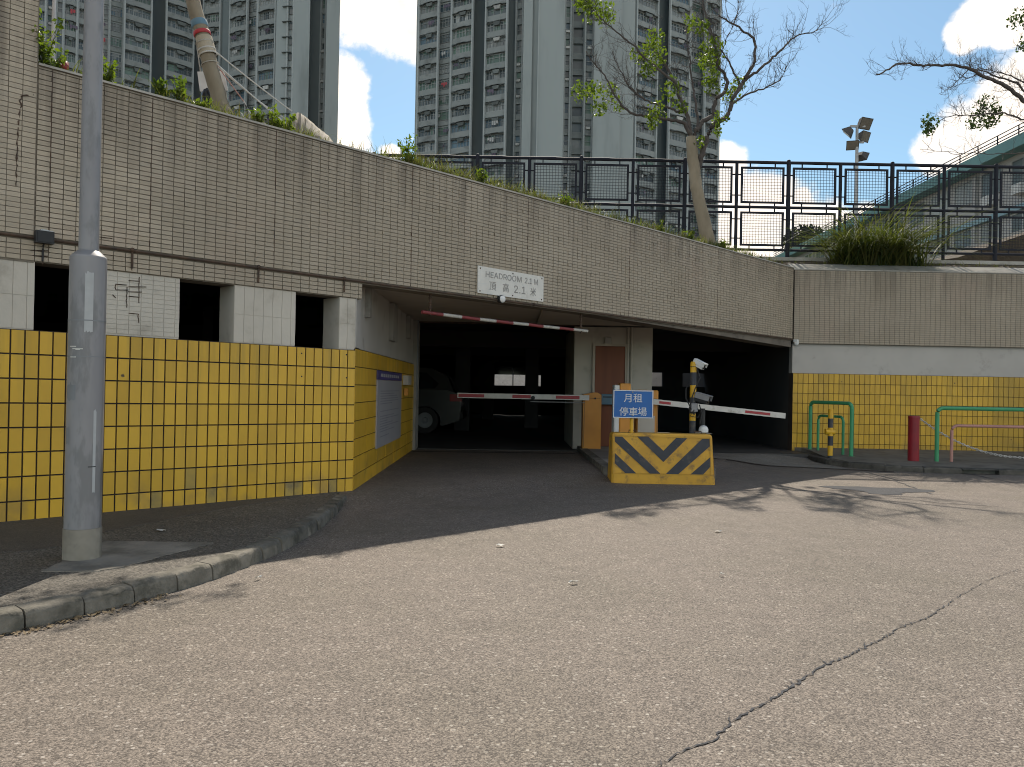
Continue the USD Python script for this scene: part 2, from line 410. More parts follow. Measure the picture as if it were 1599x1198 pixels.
pm("rail_pink", (.46, .23, .19), (.40, .20, .165), scale=6, rough=.5, dirt=(.24, .13, .10), dscale=9, drange=(.6, .8))
pm("chain", (.55, .53, .50), (.40, .38, .36), scale=20, rough=.45, metallic=.3)
pm("fence_steel", (.013, .014, .022), (.009, .010, .015), scale=5, rough=.6, spec=.25, dirt=(.05, .045, .04), dscale=9, drange=(.62, .8))
pm("kerb_stone", (.19, .172, .14), (.115, .104, .083), scale=5, rough=.9, rnd=.14, dirt=(.055, .052, .038), dscale=6, drange=(.42, .66), bump=.6, bscale=50)
pm("pave_concrete", (.175, .16, .135), (.125, .115, .096), scale=2.2, rough=.9, dirt=(.075, .068, .055), dscale=3, drange=(.45, .7), bump=.3, bscale=60)
pm("kerb_dark", (.105, .096, .08), (.06, .055, .045), scale=4, rough=.9, rnd=.2, dirt=(.03, .028, .022), dscale=5, drange=(.42, .66), bump=.6, bscale=50)
pm("concrete_patch", (.27, .245, .205), (.20, .18, .15), scale=3.5, rough=.9, dirt=(.115, .105, .085), dscale=3, drange=(.44, .68), bump=.5, bscale=60)
pm("paper", (.62, .60, .55), None, rough=.8)
pm("dry_leaf", (.30, .22, .11), (.20, .13, .06), scale=30, rough=.8, island=.35)
pm("soil", (.10, .075, .05), (.06, .045, .03), scale=4, rough=.95, bump=.6, bscale=18, bdist=.05)
pm("bark", (.27, .225, .165), (.19, .155, .11), scale=7, rough=.9, bump=.5, bscale=26, stretch=(1, 1, .4))
pm("bark_pale", (.26, .215, .15), (.19, .155, .105), scale=5, rough=.9, bump=.4, bscale=30, stretch=(1, 1, .5))
pm("twig", (.085, .07, .06), (.055, .045, .04), scale=10, rough=.9)
pm("leaf", (.22, .27, .035), (.14, .20, .03), scale=6, rough=.45, island=.35, transl=.58)
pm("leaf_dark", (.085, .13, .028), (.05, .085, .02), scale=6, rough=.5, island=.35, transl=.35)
pm("grass", (.20, .235, .05), (.23, .215, .075), scale=3, rough=.5, island=.4, transl=.45)
pm("grass_dry", (.22, .18, .09), (.16, .13, .06), scale=3, rough=.7, island=.3, transl=.3)
pm("far_leaf", (.045, .065, .03), (.03, .045, .022), scale=2, rough=.7, island=.3, transl=.2)
pm("wrap_cloth", (.42, .36, .27), (.35, .30, .22), scale=6, rough=.9, bump=.3, bscale=60)
pm("band_blue", (.10, .19, .25), (.13, .21, .26), scale=9, rough=.7)
pm("band_red", (.42, .03, .035), None, rough=.5)
pm("rope", (.62, .60, .56), (.50, .48, .44), scale=30, rough=.9)
pm("tarp", (.50, .44, .35), (.38, .33, .26), scale=5, rough=.85, transl=.2, ttint=(1.0, 1.0, 1.0), bump=.3, bscale=25)
pm("bag_black", (.012, .012, .013), None, rough=.35)
pm("pot_red", (.30, .035, .04), (.22, .03, .03), scale=8, rough=.5)
pm("car_paint_shaded", (.035, .034, .032), None, rough=.25)  # white car darkened in its colour to match the garage gloom
pm("car_glass", (.01, .011, .012), None, rough=.08)
pm("rubber", (.015, .015, .015), None, rough=.8)
pm("tail_red", (.28, .01, .01), None, rough=.2)
pm("chrome", (.6, .6, .6), None, rough=.2, metallic=1.0)
# far buildings
pm("tower_wall", (0.273, 0.300, 0.293), (0.247, 0.273, 0.267), scale=.06, rough=.85, dirt=(.15, .165, .16), dscale=.12, drange=(.5, .75), stretch=(1, 1, .2))
pm("tower_band", (0.251, 0.270, 0.261), (0.213, 0.232, 0.226), scale=.25, rough=.85, island=.06, dirt=(.12, .125, .12), dscale=.5, drange=(.5, .75))
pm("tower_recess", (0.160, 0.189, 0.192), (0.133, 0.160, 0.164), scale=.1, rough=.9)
pm("tower_trim", (0.310, 0.333, 0.327), (0.275, 0.299, 0.293), scale=.2, rough=.8)
pm("win_frame", (0.302, 0.314, 0.307), (0.220, 0.232, 0.232), scale=.3, rough=.6, rnd=.35)
pm("win_hood", (0.123, 0.138, 0.133), (0.087, 0.099, 0.096), scale=.4, rough=.8, rnd=.3)
pm("ac_unit", (0.435, 0.435, 0.406), (0.319, 0.319, 0.304), scale=.6, rough=.7, rnd=.3)
pm("pane_dark", (.06, .075, .078), (.10, .12, .12), scale=.5, rough=.2, rnd=.4)
pm("pane_pale", (.24, .25, .24), (.17, .185, .18), scale=.5, rough=.3, rnd=.3)
pm("pane_blue", (.09, .14, .17), (.07, .11, .14), scale=.5, rough=.3, rnd=.3)
pm("pane_green", (.10, .155, .125), (.08, .125, .10), scale=.5, rough=.3, rnd=.3)
pm("cloth_white", (.55, .55, .53), None, rough=.9, island=.3)
pm("cloth_red", (.40, .06, .07), None, rough=.9)
pm("cloth_dark", (.09, .07, .10), None, rough=.9, rnd=.4)
pm("school_wall", (.34, .335, .32), (.29, .285, .27), scale=.2, rough=.85, dirt=(.2, .195, .18), dscale=.3, drange=(.55, .8))
pm("school_teal", (.12, .235, .225), (.10, .20, .195), scale=.4, rough=.7, dirt=(.07, .13, .12), dscale=.5, drange=(.55, .75))
pm("school_blue", (.19, .29, .32), (.165, .26, .29), scale=.4, rough=.7)
pm("pole_white", (.74, .74, .74), None, rough=.5, transl=.4, ttint=(1.1, 1.1, 1.1))
pm("mast", (.36, .36, .35), None, rough=.5)
pm("flood_housing", (.05, .045, .04), (.035, .03, .027), scale=3, rough=.6)
pm("flood_glass", (.13, .11, .085), (.09, .08, .06), scale=3, rough=.3)
pm("ground_far", (.17, .155, .135), (.13, .12, .10), scale=.2, rough=.95)


def asphalt(name, dark, mid, chip, patch, s1=95.0, worn=None):
    n = {"g": ("geometry", {}), "p": ("principled_bsdf", {"roughness": .80, "specular_ior_level": .40}),
         "v": ("voronoi_texture", {"scale": s1, "feature": "f1", "randomness": 1.0}),
         "v2": ("voronoi_texture", {"scale": s1 * .34, "feature": "f1", "randomness": 1.0}),
         "sep": ("separate_color", {}), "sep2": ("separate_color", {}),
         "n": ("noise_texture", {"scale": 160.0, "detail": 3.0}),
         "big": ("noise_texture", {"scale": .55, "detail": 8.0, "roughness": .62}),
         "mid": ("noise_texture", {"scale": 4.5, "detail": 6.0, "roughness": .6}),
         "base": ("rgb_ramp", {"ramp": [(.0, tuple(x * .7 for x in dark)), (.22, dark), (.5, mid), (.85, tuple(x * 1.3 for x in mid)), (1.0, tuple(x * 1.7 for x in mid))]}),
         "fine": ("map_range", {"from_min": .3, "from_max": .7, "to_min": .84, "to_max": 1.15}),
         "edge": ("map_range", {"from_min": .25, "from_max": .75, "to_min": 1.05, "to_max": .70, "clamp": True}),
         "chipm": ("map_range", {"from_min": .80, "from_max": .98, "to_min": 0.0, "to_max": 1.0, "clamp": True}),
         "chipd": ("map_range", {"from_min": .42, "from_max": .32, "to_min": 0.0, "to_max": 1.0, "clamp": True}),
         "cm": ("math", {"math_type": "multiply"}),
         "m1": ("math", {"math_type": "multiply"}),
         "vs": ("vector_math", {"math_type": "scale"}),
         "cmix": ("mix_color", {"b": tuple(x * .92 for x in chip)}),
         "pr": ("map_range", {"range_type": "smoothstep", "from_min": .40, "from_max": .66, "to_min": 0.0, "to_max": .55, "clamp": True}),
         "pmix": ("mix_color", {"blend_type": "multiply", "b": patch}),
         "mr": ("map_range", {"from_min": .3, "from_max": .7, "to_min": .88, "to_max": 1.1}),
         "vs2": ("vector_math", {"math_type": "scale"}),
         "bh": ("math", {"math_type": "multiply_add", "value2": -.6, "value3": 0.0}),
         "b": ("bump", {"strength": .55, "distance": .006})}
    L = [("g.position", f"{k}.vector") for k in ("v", "v2", "n", "big", "mid")]
    L += [("v.color", "sep.color"), ("v2.color", "sep2.color"), ("sep.r", "base.fac"), ("n.fac", "fine.value"), ("v.distance", "edge.value"), ("fine.result", "m1.value1"), ("edge.result", "m1.value2"), ("base.color", "vs.vector1"), ("m1.value", "vs.scale"),
          ("sep2.g", "chipm.value"), ("v2.distance", "chipd.value"), ("chipm.result", "cm.value1"), ("chipd.result", "cm.value2"), ("cm.value", "cmix.fac"), ("vs.vector", "cmix.a"),
          ("big.fac", "pr.value"), ("pr.result", "pmix.fac"), ("cmix.result", "pmix.a"), ("mid.fac", "mr.value"), ("pmix.result", "vs2.vector1"), ("mr.result", "vs2.scale"), ("vs2.vector", "p.base_color"),
          ("v.distance", "bh.value1"), ("bh.value", "b.height"), ("b.normal", "p.normal")]
    M[name] = usdkit.material(stage, f"/World/Looks/{name}", n, L, surface="p.BSDF")


asphalt("asphalt", (.114, .093, .076), (.202, .168, .138), (.42, .375, .325), (.76, .78, .72), s1=150)
asphalt("pave_asphalt", (.08, .072, .06), (.135, .122, .104), (.25, .23, .195), (.66, .63, .58), s1=95)
asphalt("patch_asphalt", (.026, .027, .032), (.045, .046, .053), (.085, .086, .092), (.7, .7, .7), s1=130)
asphalt("strip_asphalt", (.085, .075, .064), (.105, .094, .08), (.13, .118, .10), (.75, .72, .68), s1=150)
asphalt("apron_concrete", (.20, .184, .158), (.255, .235, .205), (.31, .29, .26), (.6, .57, .52), s1=120)
# ------------------------------------------------------------------ plan of the place
PAV, ZL, ZY = 0.10, 2.521, 1.722          # pavement, ledge of the fascia, top of the yellow tiles
Z3 = np.array([0, 0, 1.0])
YW = 16.45                                  # wall on the right
A0 = on_z(0, 363, ZL); B0 = on_y(1238, 529.6, YW)
zfall = B0[2] - A0[2]                       # the whole front falls a few centimetres to the right
A0[2] = 0; B0[2] = 0
ev = B0 - A0; SEND = float(np.linalg.norm(ev)); ev[2] = zfall; ev /= SEND
nv = np.array([ev[1], -ev[0], 0]); nv /= np.linalg.norm(nv)          # outwards, towards the road


def FP(s, z, out=0.0):
    return A0 + ev * s + nv * out + Z3 * z


def s_at(u, v=None):
    v = 0.11 if v is None else v
    # the facade station seen in pixel column u at ledge height
    lo, hi = -6.0, SEND + 2
    for _ in range(50):
        m = (lo + hi) / 2
        if px(FP(m, ZL))[0] < u:
            lo = m
        else:
            hi = m
    return lo


SC = s_at(557.5)                            # yellow corner
C1 = FP(SC, 0); C1[2] = 0
YB = 15.15                                  # back of the recess
JX = on_y(647, 640, YB)[0]
RX = on_y(1240, 480, YW)[0]
ZTOP, ZTOPR, ZSOF = 4.0, 3.885, 2.56


def fac_dist(x, y):
    return (x - A0[0]) * nv[0] + (y - A0[1]) * nv[1]


# ------------------------------------------------------------------ ground, road, pavements
g = MB(); g.quad((-700, -700, -.25), (700, -700, -.25), (700, 1200, -.25), (-700, 1200, -.25))
top("ground", g, M["ground_far"], "pale level ground stretching away behind the car park to the towers", "ground", kind="structure")


def road_z(x, y):
    d = -fac_dist(x, y)                     # beyond the facade
    t = np.clip((d + 0.95) / 0.95, 0, 1)
    w = np.clip((x + 2.3) / .3, 0, 1) * np.clip((6.6 - x) / .5, 0, 1)
    return .095 * t * t * (3 - 2 * t) * w + .008 * (meshkit.noise(np.stack([x * .35, y * .35, x * 0], -1), 3) - .5)


xs = np.concatenate([np.linspace(-40, -6, 8)[:-1], np.linspace(-6, 12, 91), np.linspace(12, 60, 10)[1:]])
ys = np.concatenate([np.linspace(-60, -2, 12)[:-1], np.linspace(-2, 18, 101)])
gx, gy = np.meshgrid(xs, ys, indexing="ij")
gz = road_z(gx, gy)
nx, ny = gx.shape
i, j = np.meshgrid(np.arange(nx - 1), np.arange(ny - 1), indexing="ij")
q = np.stack([i * ny + j, (i + 1) * ny + j, (i + 1) * ny + j + 1, i * ny + j + 1], -1).reshape(-1, 4)
r = MB(); r.add(np.stack([gx, gy, gz], -1).reshape(-1, 3), q)
ROAD = thing("road", "worn pinkish grey asphalt road with pale chippings in front of the car park", "road", kind="structure")
r.build(ROAD, "surface", M["asphalt"], smooth=True)


def rz(p):
    return float(road_z(np.array(p[0]), np.array(p[1])))


def strip(mb, pts, widths, dz, zfun):
    """A thin jagged ribbon lying on the road."""
    P = np.asarray(pts, float)
    t = np.gradient(P[:, :2], axis=0); t /= np.linalg.norm(t, axis=1, keepdims=True)
    nn = np.stack([-t[:, 1], t[:, 0]], 1) * (np.asarray(widths)[:, None] / 2)
    L, R = P[:, :2] + nn, P[:, :2] - nn
    v = np.concatenate([np.c_[L, [zfun(a) + dz for a in L]], np.c_[R, [zfun(a) + dz for a in R]]])
    k = len(P); f = [[i, k + i, k + i + 1, i + 1] for i in range(k - 1)]
    mb.add(v, f)


def jag(pts, step, amp, rg):
    P = np.asarray(pts, float); out = []
    for a, b in zip(P[:-1], P[1:]):
        m = max(2, int(np.linalg.norm(b - a) / step))
        for t in np.arange(m) / m:
            out.append(a + (b - a) * t + np.r_[rg.normal(0, amp, 2), np.zeros(len(a) - 2)])
    out.append(P[-1])
    return np.array(out)


# the long crack in the foreground
rg = np.random.default_rng(5)
ck = [on_z(u, v, 0) for u, v in ((1010, 1215), (1035, 1190), (1070, 1172), (1115, 1157), (1140, 1128), (1180, 1105), (1215, 1088), (1255, 1060), (1280, 1043), (1330, 1022), (1385, 995), (1400, 982), (1450, 965), (1500, 930), (1545, 905), (1590, 890))]
cj = jag(ck, .022, .006, rg)
wd = np.interp(np.arange(len(cj)), [0, len(cj) * .25, len(cj) * .5, len(cj) * .75, len(cj)], [.005, .012, .008, .005, .003]) * rg.uniform(.25, 1.7, len(cj))
c = MB(); strip(c, cj, wd, .004, rz)
for k in rg.choice(np.arange(8, len(cj) - 20), 6, replace=False):       # short side cracks
    t_ = cj[k + 3] - cj[k]; a_ = math.atan2(t_[1], t_[0]) + rg.choice([-1, 1]) * rg.uniform(.4, 1.2); l_ = rg.uniform(.04, .11)
    br = jag([cj[k], cj[k] + np.array([math.cos(a_), math.sin(a_), 0]) * l_], .02, .004, rg); strip(c, br, np.linspace(.007, .002, len(br)), .0045, rz)
c.build(ROAD, "crack", M["patch_asphalt"], label="long jagged dark crack running diagonally across the foreground")
# old patched blue-black repair near the kerb, with a wavy outline
pc = on_z(1375, 766, 0)
an = np.linspace(0, 2 * np.pi, 40, endpoint=False)
rad = 1 + .22 * np.sin(3 * an + 1) + rg.uniform(-.12, .12, 40)
outl = np.stack([pc[0] + .62 * rad * np.cos(an) + .1 * np.sin(2 * an), pc[1] + .42 * rad * np.sin(an)], 1)
m = MB(); m.add(np.vstack([[pc[0], pc[1], rz(pc) + .005], np.c_[outl, [rz(o) + .004 for o in outl]]]), [[0, 1 + k, 1 + (k + 1) % 40] for k in range(40)])
m.build(ROAD, "repair_patch", M["patch_asphalt"], label="dark blue-grey asphalt repair near the far kerb")
for pts, w in ((((1335, 742), (1400, 752), (1455, 772)), .03), (((1460, 735), (1520, 742), (1590, 756)), .03), (((1395, 778), (1470, 786), (1560, 792)), .02)):
    s_ = MB(); pj = jag([on_z(u, v, 0) for u, v in pts], .08, .01, rg); strip(s_, pj, w * rg.uniform(.4, 1.3, len(pj)), .004, rz)
    s_.build(ROAD, "crack", M["patch_asphalt"])
# slot drain between asphalt and garage apron, and the threshold at the left lane
dr0 = [on_z(u, v, .0) for u, v in ((1112, 724), (1200, 728), (1296, 732.5), (1396, 737.5))]
s_ = MB(); strip(s_, jag(dr0, .3, .004, rg), np.full(len(jag(dr0, .3, 0, rg)), .15), .004, rz)
s_.build(ROAD, "drain_slot", M["grout"])
s_ = MB(); d2 = jag([np.array([-1.8, 14.55, 0]), np.array([1.2, 14.75, 0])], .2, .006, rg); strip(s_, d2, np.full(len(d2), .13), .005, rz)
s_.build(ROAD, "drain_slot", M["grout"])
an = np.linspace(0, 2 * np.pi, 40, endpoint=False)
# concrete apron of the right lane
ap = MB()
xs = np.linspace(2.4, RX, 24); ys_ = np.linspace(0, 1, 20)
d_front = lambda x: np.interp(x, [dr0[0][0], dr0[1][0], dr0[2][0], dr0[3][0]], [p[1] + .06 for p in dr0])
V = np.array([[x, d_front(x) + t * (16.5 - d_front(x)), 0] for x in xs for t in ys_]); V[:, 2] = road_z(V[:, 0], V[:, 1]) + .006
F_ = [[a * 20 + b, (a + 1) * 20 + b, (a + 1) * 20 + b + 1, a * 20 + b + 1] for a in range(23) for b in range(19)]
ap.add(V, F_)
top("garage_apron", ap, M["apron_concrete"], "pale concrete apron leading into the right-hand lane of the car park", "apron", kind="structure")

# left kerb line, roadside edge, from behind the camera to the yellow corner
kl = [on_z(u, v, 0.0) for u, v in ((0, 989.6), (52.5, 978.6), (144.5, 956.7), (223, 939), (297.7, 919.5), (389.7, 884.5), (437.8, 862.6), (481.6, 838.5), (525, 801))]
kl = [kl[0] + (kl[0] - kl[3]) * 2.4 + np.array([-.35, 0, 0]), kl[0] + (kl[0] - kl[3]) * 1.1 + np.array([-.08, 0, 0])] + kl + [np.array([C1[0] + .03, C1[1] - .10, 0])]


def smooth_line(P, n=200):
    from scipy.interpolate import splprep, splev
    P = np.asarray(P)[:, :2]
    tck, _ = splprep(P.T, s=.004, k=3)
    Q = np.array(splev(np.linspace(0, 1, n), tck)).T
    L = np.r_[0, np.cumsum(np.linalg.norm(np.diff(Q, axis=0), axis=1))]
    return Q, L


def kerb(parent, P, step, side, name="kerb_stone", zt=.105, w=.125, mat="kerb_stone", gap=None):
    """Separate kerb stones laid along P (roadside edge); side=+1 puts the stone on the left of the line."""
    Q, L = smooth_line(P)
    n_ = int(L[-1] / step)
    at = lambda l: np.array([np.interp(l, L, Q[:, 0]), np.interp(l, L, Q[:, 1])])
    rgk = np.random.default_rng(3)
    for k in range(n_):
        a, b = at(k * step + .006), at((k + 1) * step - .006)
        um = px([(a[0] + b[0]) / 2, (a[1] + b[1]) / 2, .05])[0]
        lid = gap is not None and gap[0] < um < gap[1]
        t = (b - a) / np.linalg.norm(b - a)
        nrm = np.array([-t[1], t[0]]) * side
        dz = rgk.normal(0, .004); ds = rgk.normal(0, .003)
        prof = np.array([(ds, -.06), (ds + .004, zt - .035 + dz), (ds + .012, zt - .012 + dz), (ds + .03, zt + dz), (w, zt + dz + rgk.normal(0, .002)), (w, -.06)])
        if lid:
            prof[:3, 1] = (.075, .078, .085); prof[5, 1] = .075
        sub = 7
        ring = []
        for q_ in np.linspace(0, 1, sub):
            c_ = a + (b - a) * q_
            pr = prof.copy()
            if 0 < q_ < 1:
                pr += rgk.normal(0, .0040, prof.shape)
            else:
                pr[1:4] += np.array([[.008, -.006], [.010, -.009], [.006, -.008]]) * rgk.uniform(.4, 1.8)
            ring.append(np.c_[c_[0] + nrm[0] * pr[:, 0], c_[1] + nrm[1] * pr[:, 0], pr[:, 1]])
        v = np.vstack(ring); m_ = len(prof)
        f = [[r_ * m_ + i_, (r_ + 1) * m_ + i_, (r_ + 1) * m_ + i_ + 1, r_ * m_ + i_ + 1] for r_ in range(sub - 1) for i_ in range(m_ - 1)]
        f3 = [[0, i_, i_ + 1] for i_ in range(1, m_ - 1)] + [[(sub - 1) * m_, (sub - 1) * m_ + i_ + 1, (sub - 1) * m_ + i_] for i_ in range(1, m_ - 1)]
        fq = np.asarray(f); fq = np.vstack([fq[:, [0, 1, 2]], fq[:, [0, 2, 3]]])
        f3 = np.vstack([fq, f3])
        if side > 0:
            f3 = f3[:, ::-1]
        mb = MB(); mb.add(v, f3)
        mb.build(parent, name, M[mat], smooth=35)
    return Q


KERB = thing("kerb", "weathered concrete kerb curving from the lower left to the yellow tiled corner", "kerb", kind="structure")
QL = kerb(KERB, kl, .312, +1)
off = lambda Q, d: Q + d * np.stack([-np.gradient(Q, axis=0)[:, 1], np.gradient(Q, axis=0)[:, 0]], 1) / np.linalg.norm(np.gradient(Q, axis=0), axis=1, keepdims=True)
inner = off(QL, .128)
poly = Polygon(np.vstack([inner, [FP(SC - .05, 0)[:2]], [FP(-6, 0)[:2]], [(-9, -6)]])).buffer(0)
poly = max(getattr(poly, "geoms", [poly]), key=lambda g_: g_.area)
pm_ = MB(); pm_.prism(poly, (0, 0, PAV - .12), (1, 0, 0), (0, 1, 0), (0, 0, 1), .12)
top("pavement", pm_, M["pave_asphalt"], "dark pebbly pavement between the curved kerb and the yellow tiled wall", "pavement", kind="structure")
# lighter concrete pad round the lamp post
cpt = [on_z(u, v, PAV)[:2] for u, v in ((66, 893), (165, 846), (333, 848), (255, 868), (190, 886), (150, 893))]
cp = MB()
cpj = jag([np.array([*c_, 0.0]) for c_ in cpt + cpt[:1]], .03, .006, rg)[:-1, :2]
cp.prism(Polygon(cpj).buffer(.006), (0, 0, PAV - .01), (1, 0, 0), (0, 1, 0), (0, 0, 1), .0145)
top("concrete_pad", cp, M["concrete_patch"], "pale concrete patch in the pavement around the lamp post foot", "concrete patch", kind="structure")
st = MB()
st.prism(Polygon([on_z(u, v, PAV)[:2] for u, v in ((-40, 860), (30, 862), (100, 852), (165, 830), (320, 800), (470, 775), (545, 757), (520, 752), (400, 772), (165, 800), (0, 818), (-60, 822))]).buffer(.01), (0, 0, PAV - .01), (1, 0, 0), (0, 1, 0), (0, 0, 1), .013)
top("asphalt_strip", st, M["strip_asphalt"], "smooth dark asphalt strip along the foot of the yellow tiled wall", "asphalt strip", kind="structure")

# right kerb and pavement
kr = [np.array([RX + .02, YW - .15, 0]), on_z(1262, 712, .08), on_z(1283, 722, .03), on_z(1318, 730.5, 0), on_z(1397, 736.5, 0), on_z(1500, 740.5, 0), on_z(1599, 743, 0)]
kr += [kr[-1] + np.array([2.5, -.05, 0]), kr[-1] + np.array([6, -.3, 0])]
KERB2 = thing("kerb", "straight dark kerb with a gully opening below the green railing on the right", "kerb", kind="structure")
QR = kerb(KERB2, kr, .60, +1, zt=.105, mat="kerb_dark", gap=(1508, 1578))
gl = on_z(1548, 741, 0)
inr = off(QR, .128)
poly = Polygon(np.vstack([inr, [(20, inr[-1][1])], [(20, YW + .05)], [(RX + .03, YW + .05)]])).buffer(0)
poly = max(getattr(poly, "geoms", [poly]), key=lambda g_: g_.area)
pm_ = MB(); pm_.prism(poly, (0, 0, PAV - .12), (1, 0, 0), (0, 1, 0), (0, 0, 1), .12)
for v_ in pm_.v:
    v_[:, 2] += .08 * np.clip((v_[:, 1] - 13.7) / 2.7, 0, 1)
top("pavement", pm_, M["pave_concrete"], "grey pavement behind the green and pink railings on the right", "pavement", kind="structure")

# ------------------------------------------------------------------ tiles
SHOWN = lambda P: (lambda a: -25 < a[0] < 1625 and -25 < a[1] < 1223)(px(P))


def lay(parent, frame, en, nn, rects, mats, nparts, name, depth, seed=0, tilt=.004):
    """rects: (s, z, w, h, material key). The nparts that show largest become parts, the rest one joined part."""
    rg = np.random.default_rng(seed)
    sized = []
    for k, (s, z, w, h, mk) in enumerate(rects):
        P = frame(s, z, 0)
        a = w * h / np.dot(P - EYEP, P - EYEP) if SHOWN(P) else -1
        sized.append((-a, k))
    sized.sort()
    rest = {}
    for rank, (a, k) in enumerate(sized):
        s, z, w, h, mk = rects[k]
        d = depth + rg.normal(0, depth * .09)
        t1, t2 = rg.normal(0, tilt, 2)
        ex, ez = en * w / 2 + nn * t1 * w, Z3 * h / 2 + nn * t2 * h
        cpos = frame(s, z, d / 2)
        if rank < nparts and a < 0:
            mb = MB(); mb.obox(cpos, ex, nn * d / 2, ez, back=False)
            mb.build(parent, name, M[mats[mk][0]])
        else:
            rest.setdefault(mk, MB()).obox(cpos, ex, nn * d / 2, ez, back=False)
    for mk, mb in rest.items():
        mb.build(parent, name + "_field", M[mats[mk][1]], kind="stuff")


def grid(s0, s1, z0, z1, tw, th, joint, key, anchor_top=True, inside=None, drop=None):
    out = []
    ns = int(math.ceil((s1 - s0) / tw)); nz = int(math.ceil((z1 - z0) / th))
    for a in range(ns):
        for b in range(nz):
            lo, hi = s0 + a * tw + joint / 2, min(s0 + (a + 1) * tw - joint / 2, s1)
            if anchor_top:
                h1, h0 = z1 - b * th - joint / 2, max(z1 - (b + 1) * th + joint / 2, z0)
            else:
                h0, h1 = z0 + b * th + joint / 2, min(z0 + (b + 1) * th - joint / 2, z1)
            if hi - lo < .012 or h1 - h0 < .008:
                continue
            if inside and not inside((lo + hi) / 2, (h0 + h1) / 2):
                continue
            out.append(((lo + hi) / 2, (h0 + h1) / 2, hi - lo, h1 - h0, key(a, b) if callable(key) else key))
    return out


# ------------------------------------------------------------------ the car park building
CP = thing("car_park", "low car park with yellow tiled base, cream tiled fascia and two dark entrance lanes", "car park", C1)
TW, TH = .1063, .2084
SL = -4.0
# base wall backing (grout shows in the joints)
b = MB(); b.obox(FP((SL + SC) / 2, (ZY + PAV - .2) / 2, -.176), ev * (SC - SL) / 2, nv * .170, Z3 * (ZY - PAV + .2) / 2)
BW = b.build(CP, "base_wall", M["grout"])
rgy = np.random.default_rng(8)
lowset = {(a, b_) for a in range(200) for b_ in (6, 7) if rgy.random() < (.10 if b_ == 7 else .02)}
rects = grid(SC - TW * 70, SC, PAV - .05, ZY, TW, TH, .0135, lambda a, b_: 1 if (a, b_) in lowset else 0)
rects = [r_ for r_ in rects if r_[0] > SL]
# recut anchored to the corner so that whole tiles end at it
lay(BW, lambda s, z, o: FP(s, z, -.006 + o), ev, nv, rects, [("yellow_glaze", "yellow_glaze"), ("yellow_glaze_low", "yellow_glaze_low")], 296, "yellow_tile", .011, 1)
holes = MB()
for u, v in ((471, 552), (541, 554), (541, 590), (471, 588)):
    P = on_pl(u, v, FP(0, 0, .004), nv); holes.lathe([(.0, .003), (.008, .003), (.009, 0)], P, nv, 8)
holes.build(BW, "fixing_hole", M["black_plastic"], kind="stuff")

# side of the entrance recess
J = np.array([JX, YB, 0.0])
iv = J - np.array([C1[0], C1[1], 0]); IL = float(np.linalg.norm(iv)); iv /= IL
inn = np.array([iv[1], -iv[0], 0])          # faces the lane
IP = lambda s, z, o=0.0: np.array([C1[0], C1[1], 0]) + iv * s + inn * o + Z3 * z
b = MB(); b.obox(IP(IL / 2 + .0, (ZY - .2) / 2, -.106), iv * IL / 2, inn * .10, Z3 * (ZY + .2) / 2)
RW = b.build(CP, "recess_wall", M["grout"])
lay(RW, lambda s, z, o: IP(s, z, -.006 + o), iv, inn, grid(.004, IL, PAV - .05, ZY, .82, TH, .010, 0), [("yellow_glaze", "yellow_glaze")], 120, "yellow_panel", .009, 2, tilt=.001)
b = MB(); b.obox(IP(IL / 2, (ZY + ZSOF) / 2 + .01, -.156), iv * IL / 2, inn * .13, Z3 * (ZSOF - ZY) / 2)
b.build(CP, "recess_upper_wall", M["grey_paint"])
for s_r, w_r, h_r in ((.75, .06, .2), (3.0, .25, .28), (4.9, .12, .2)):
    b = MB(); b.obox(IP(s_r, ZSOF - h_r - .02, -.02), iv * w_r, inn * .06, Z3 * h_r); b.build(CP, "wall_rib", M["raw_concrete"])
# jamb post with worn paint
b = MB(); b.box((JX - .24, YB - .22, PAV - .15), (JX + .05, YB + .25, ZSOF)); b.build(CP, "jamb", M["raw_concrete"])
b = MB(); b.box((JX + .052, YB - .20, 1.05), (JX + .075, YB - .12, ZSOF)); b.build(CP, "shutter_guide", M["galv_dark"])

# fascia: cream tiles over a drip ledge
ZLOW = 2.31
b = MB(); b.obox(FP((SL + SEND) / 2, (2.49 + ZTOP) / 2, -.135), ev * (SEND - SL) / 2, nv * .125, Z3 * (ZTOP - 2.49) / 2)
FA = b.build(CP, "fascia", M["grout_pale"])
SJ = s_at(565.5)
b = MB(); b.obox(FP((SL + SJ) / 2, (ZLOW + 2.488) / 2, -.137), ev * (SJ - SL) / 2, nv * .123, Z3 * (2.488 - ZLOW) / 2)
b.build(CP, "lintel", M["grout_pale"])
S55 = s_at(54.5)
CW, CH = .1052, .0436
rects = grid(S55, SEND - .004, ZL + .012, ZTOP - .012, CW, CH, .007, 0, anchor_top=False)
rects += grid(S55 + CW * -26, SJ, ZLOW, ZL - .03, CW, CH, .007, 0, anchor_top=True)
lay(FA, lambda s, z, o: FP(s, z, -.010 + o), ev, nv, rects, [("cream_tile", "cream_tile_far")], 296, "cream_tile", .011, 3, tilt=.022)
b = MB(); b.obox(FP((S55 + SEND) / 2, ZTOP + .010, -.045), ev * (SEND - S55) / 2, nv * .055, Z3 * .010); b.build(CP, "coping", M["coping"])
for k in (1, 9, 21, 38, 57, 79, 104):      # darkened movement joints
    if S55 + CW * k < SEND - .2:
        b = MB(); b.obox(FP(S55 + CW * k, (ZL + ZTOP) / 2, .0005), ev * .0045, nv * .0020, Z3 * (ZTOP - ZL - .03) / 2); b.build(FA, "movement_joint", M["rust_dark"])
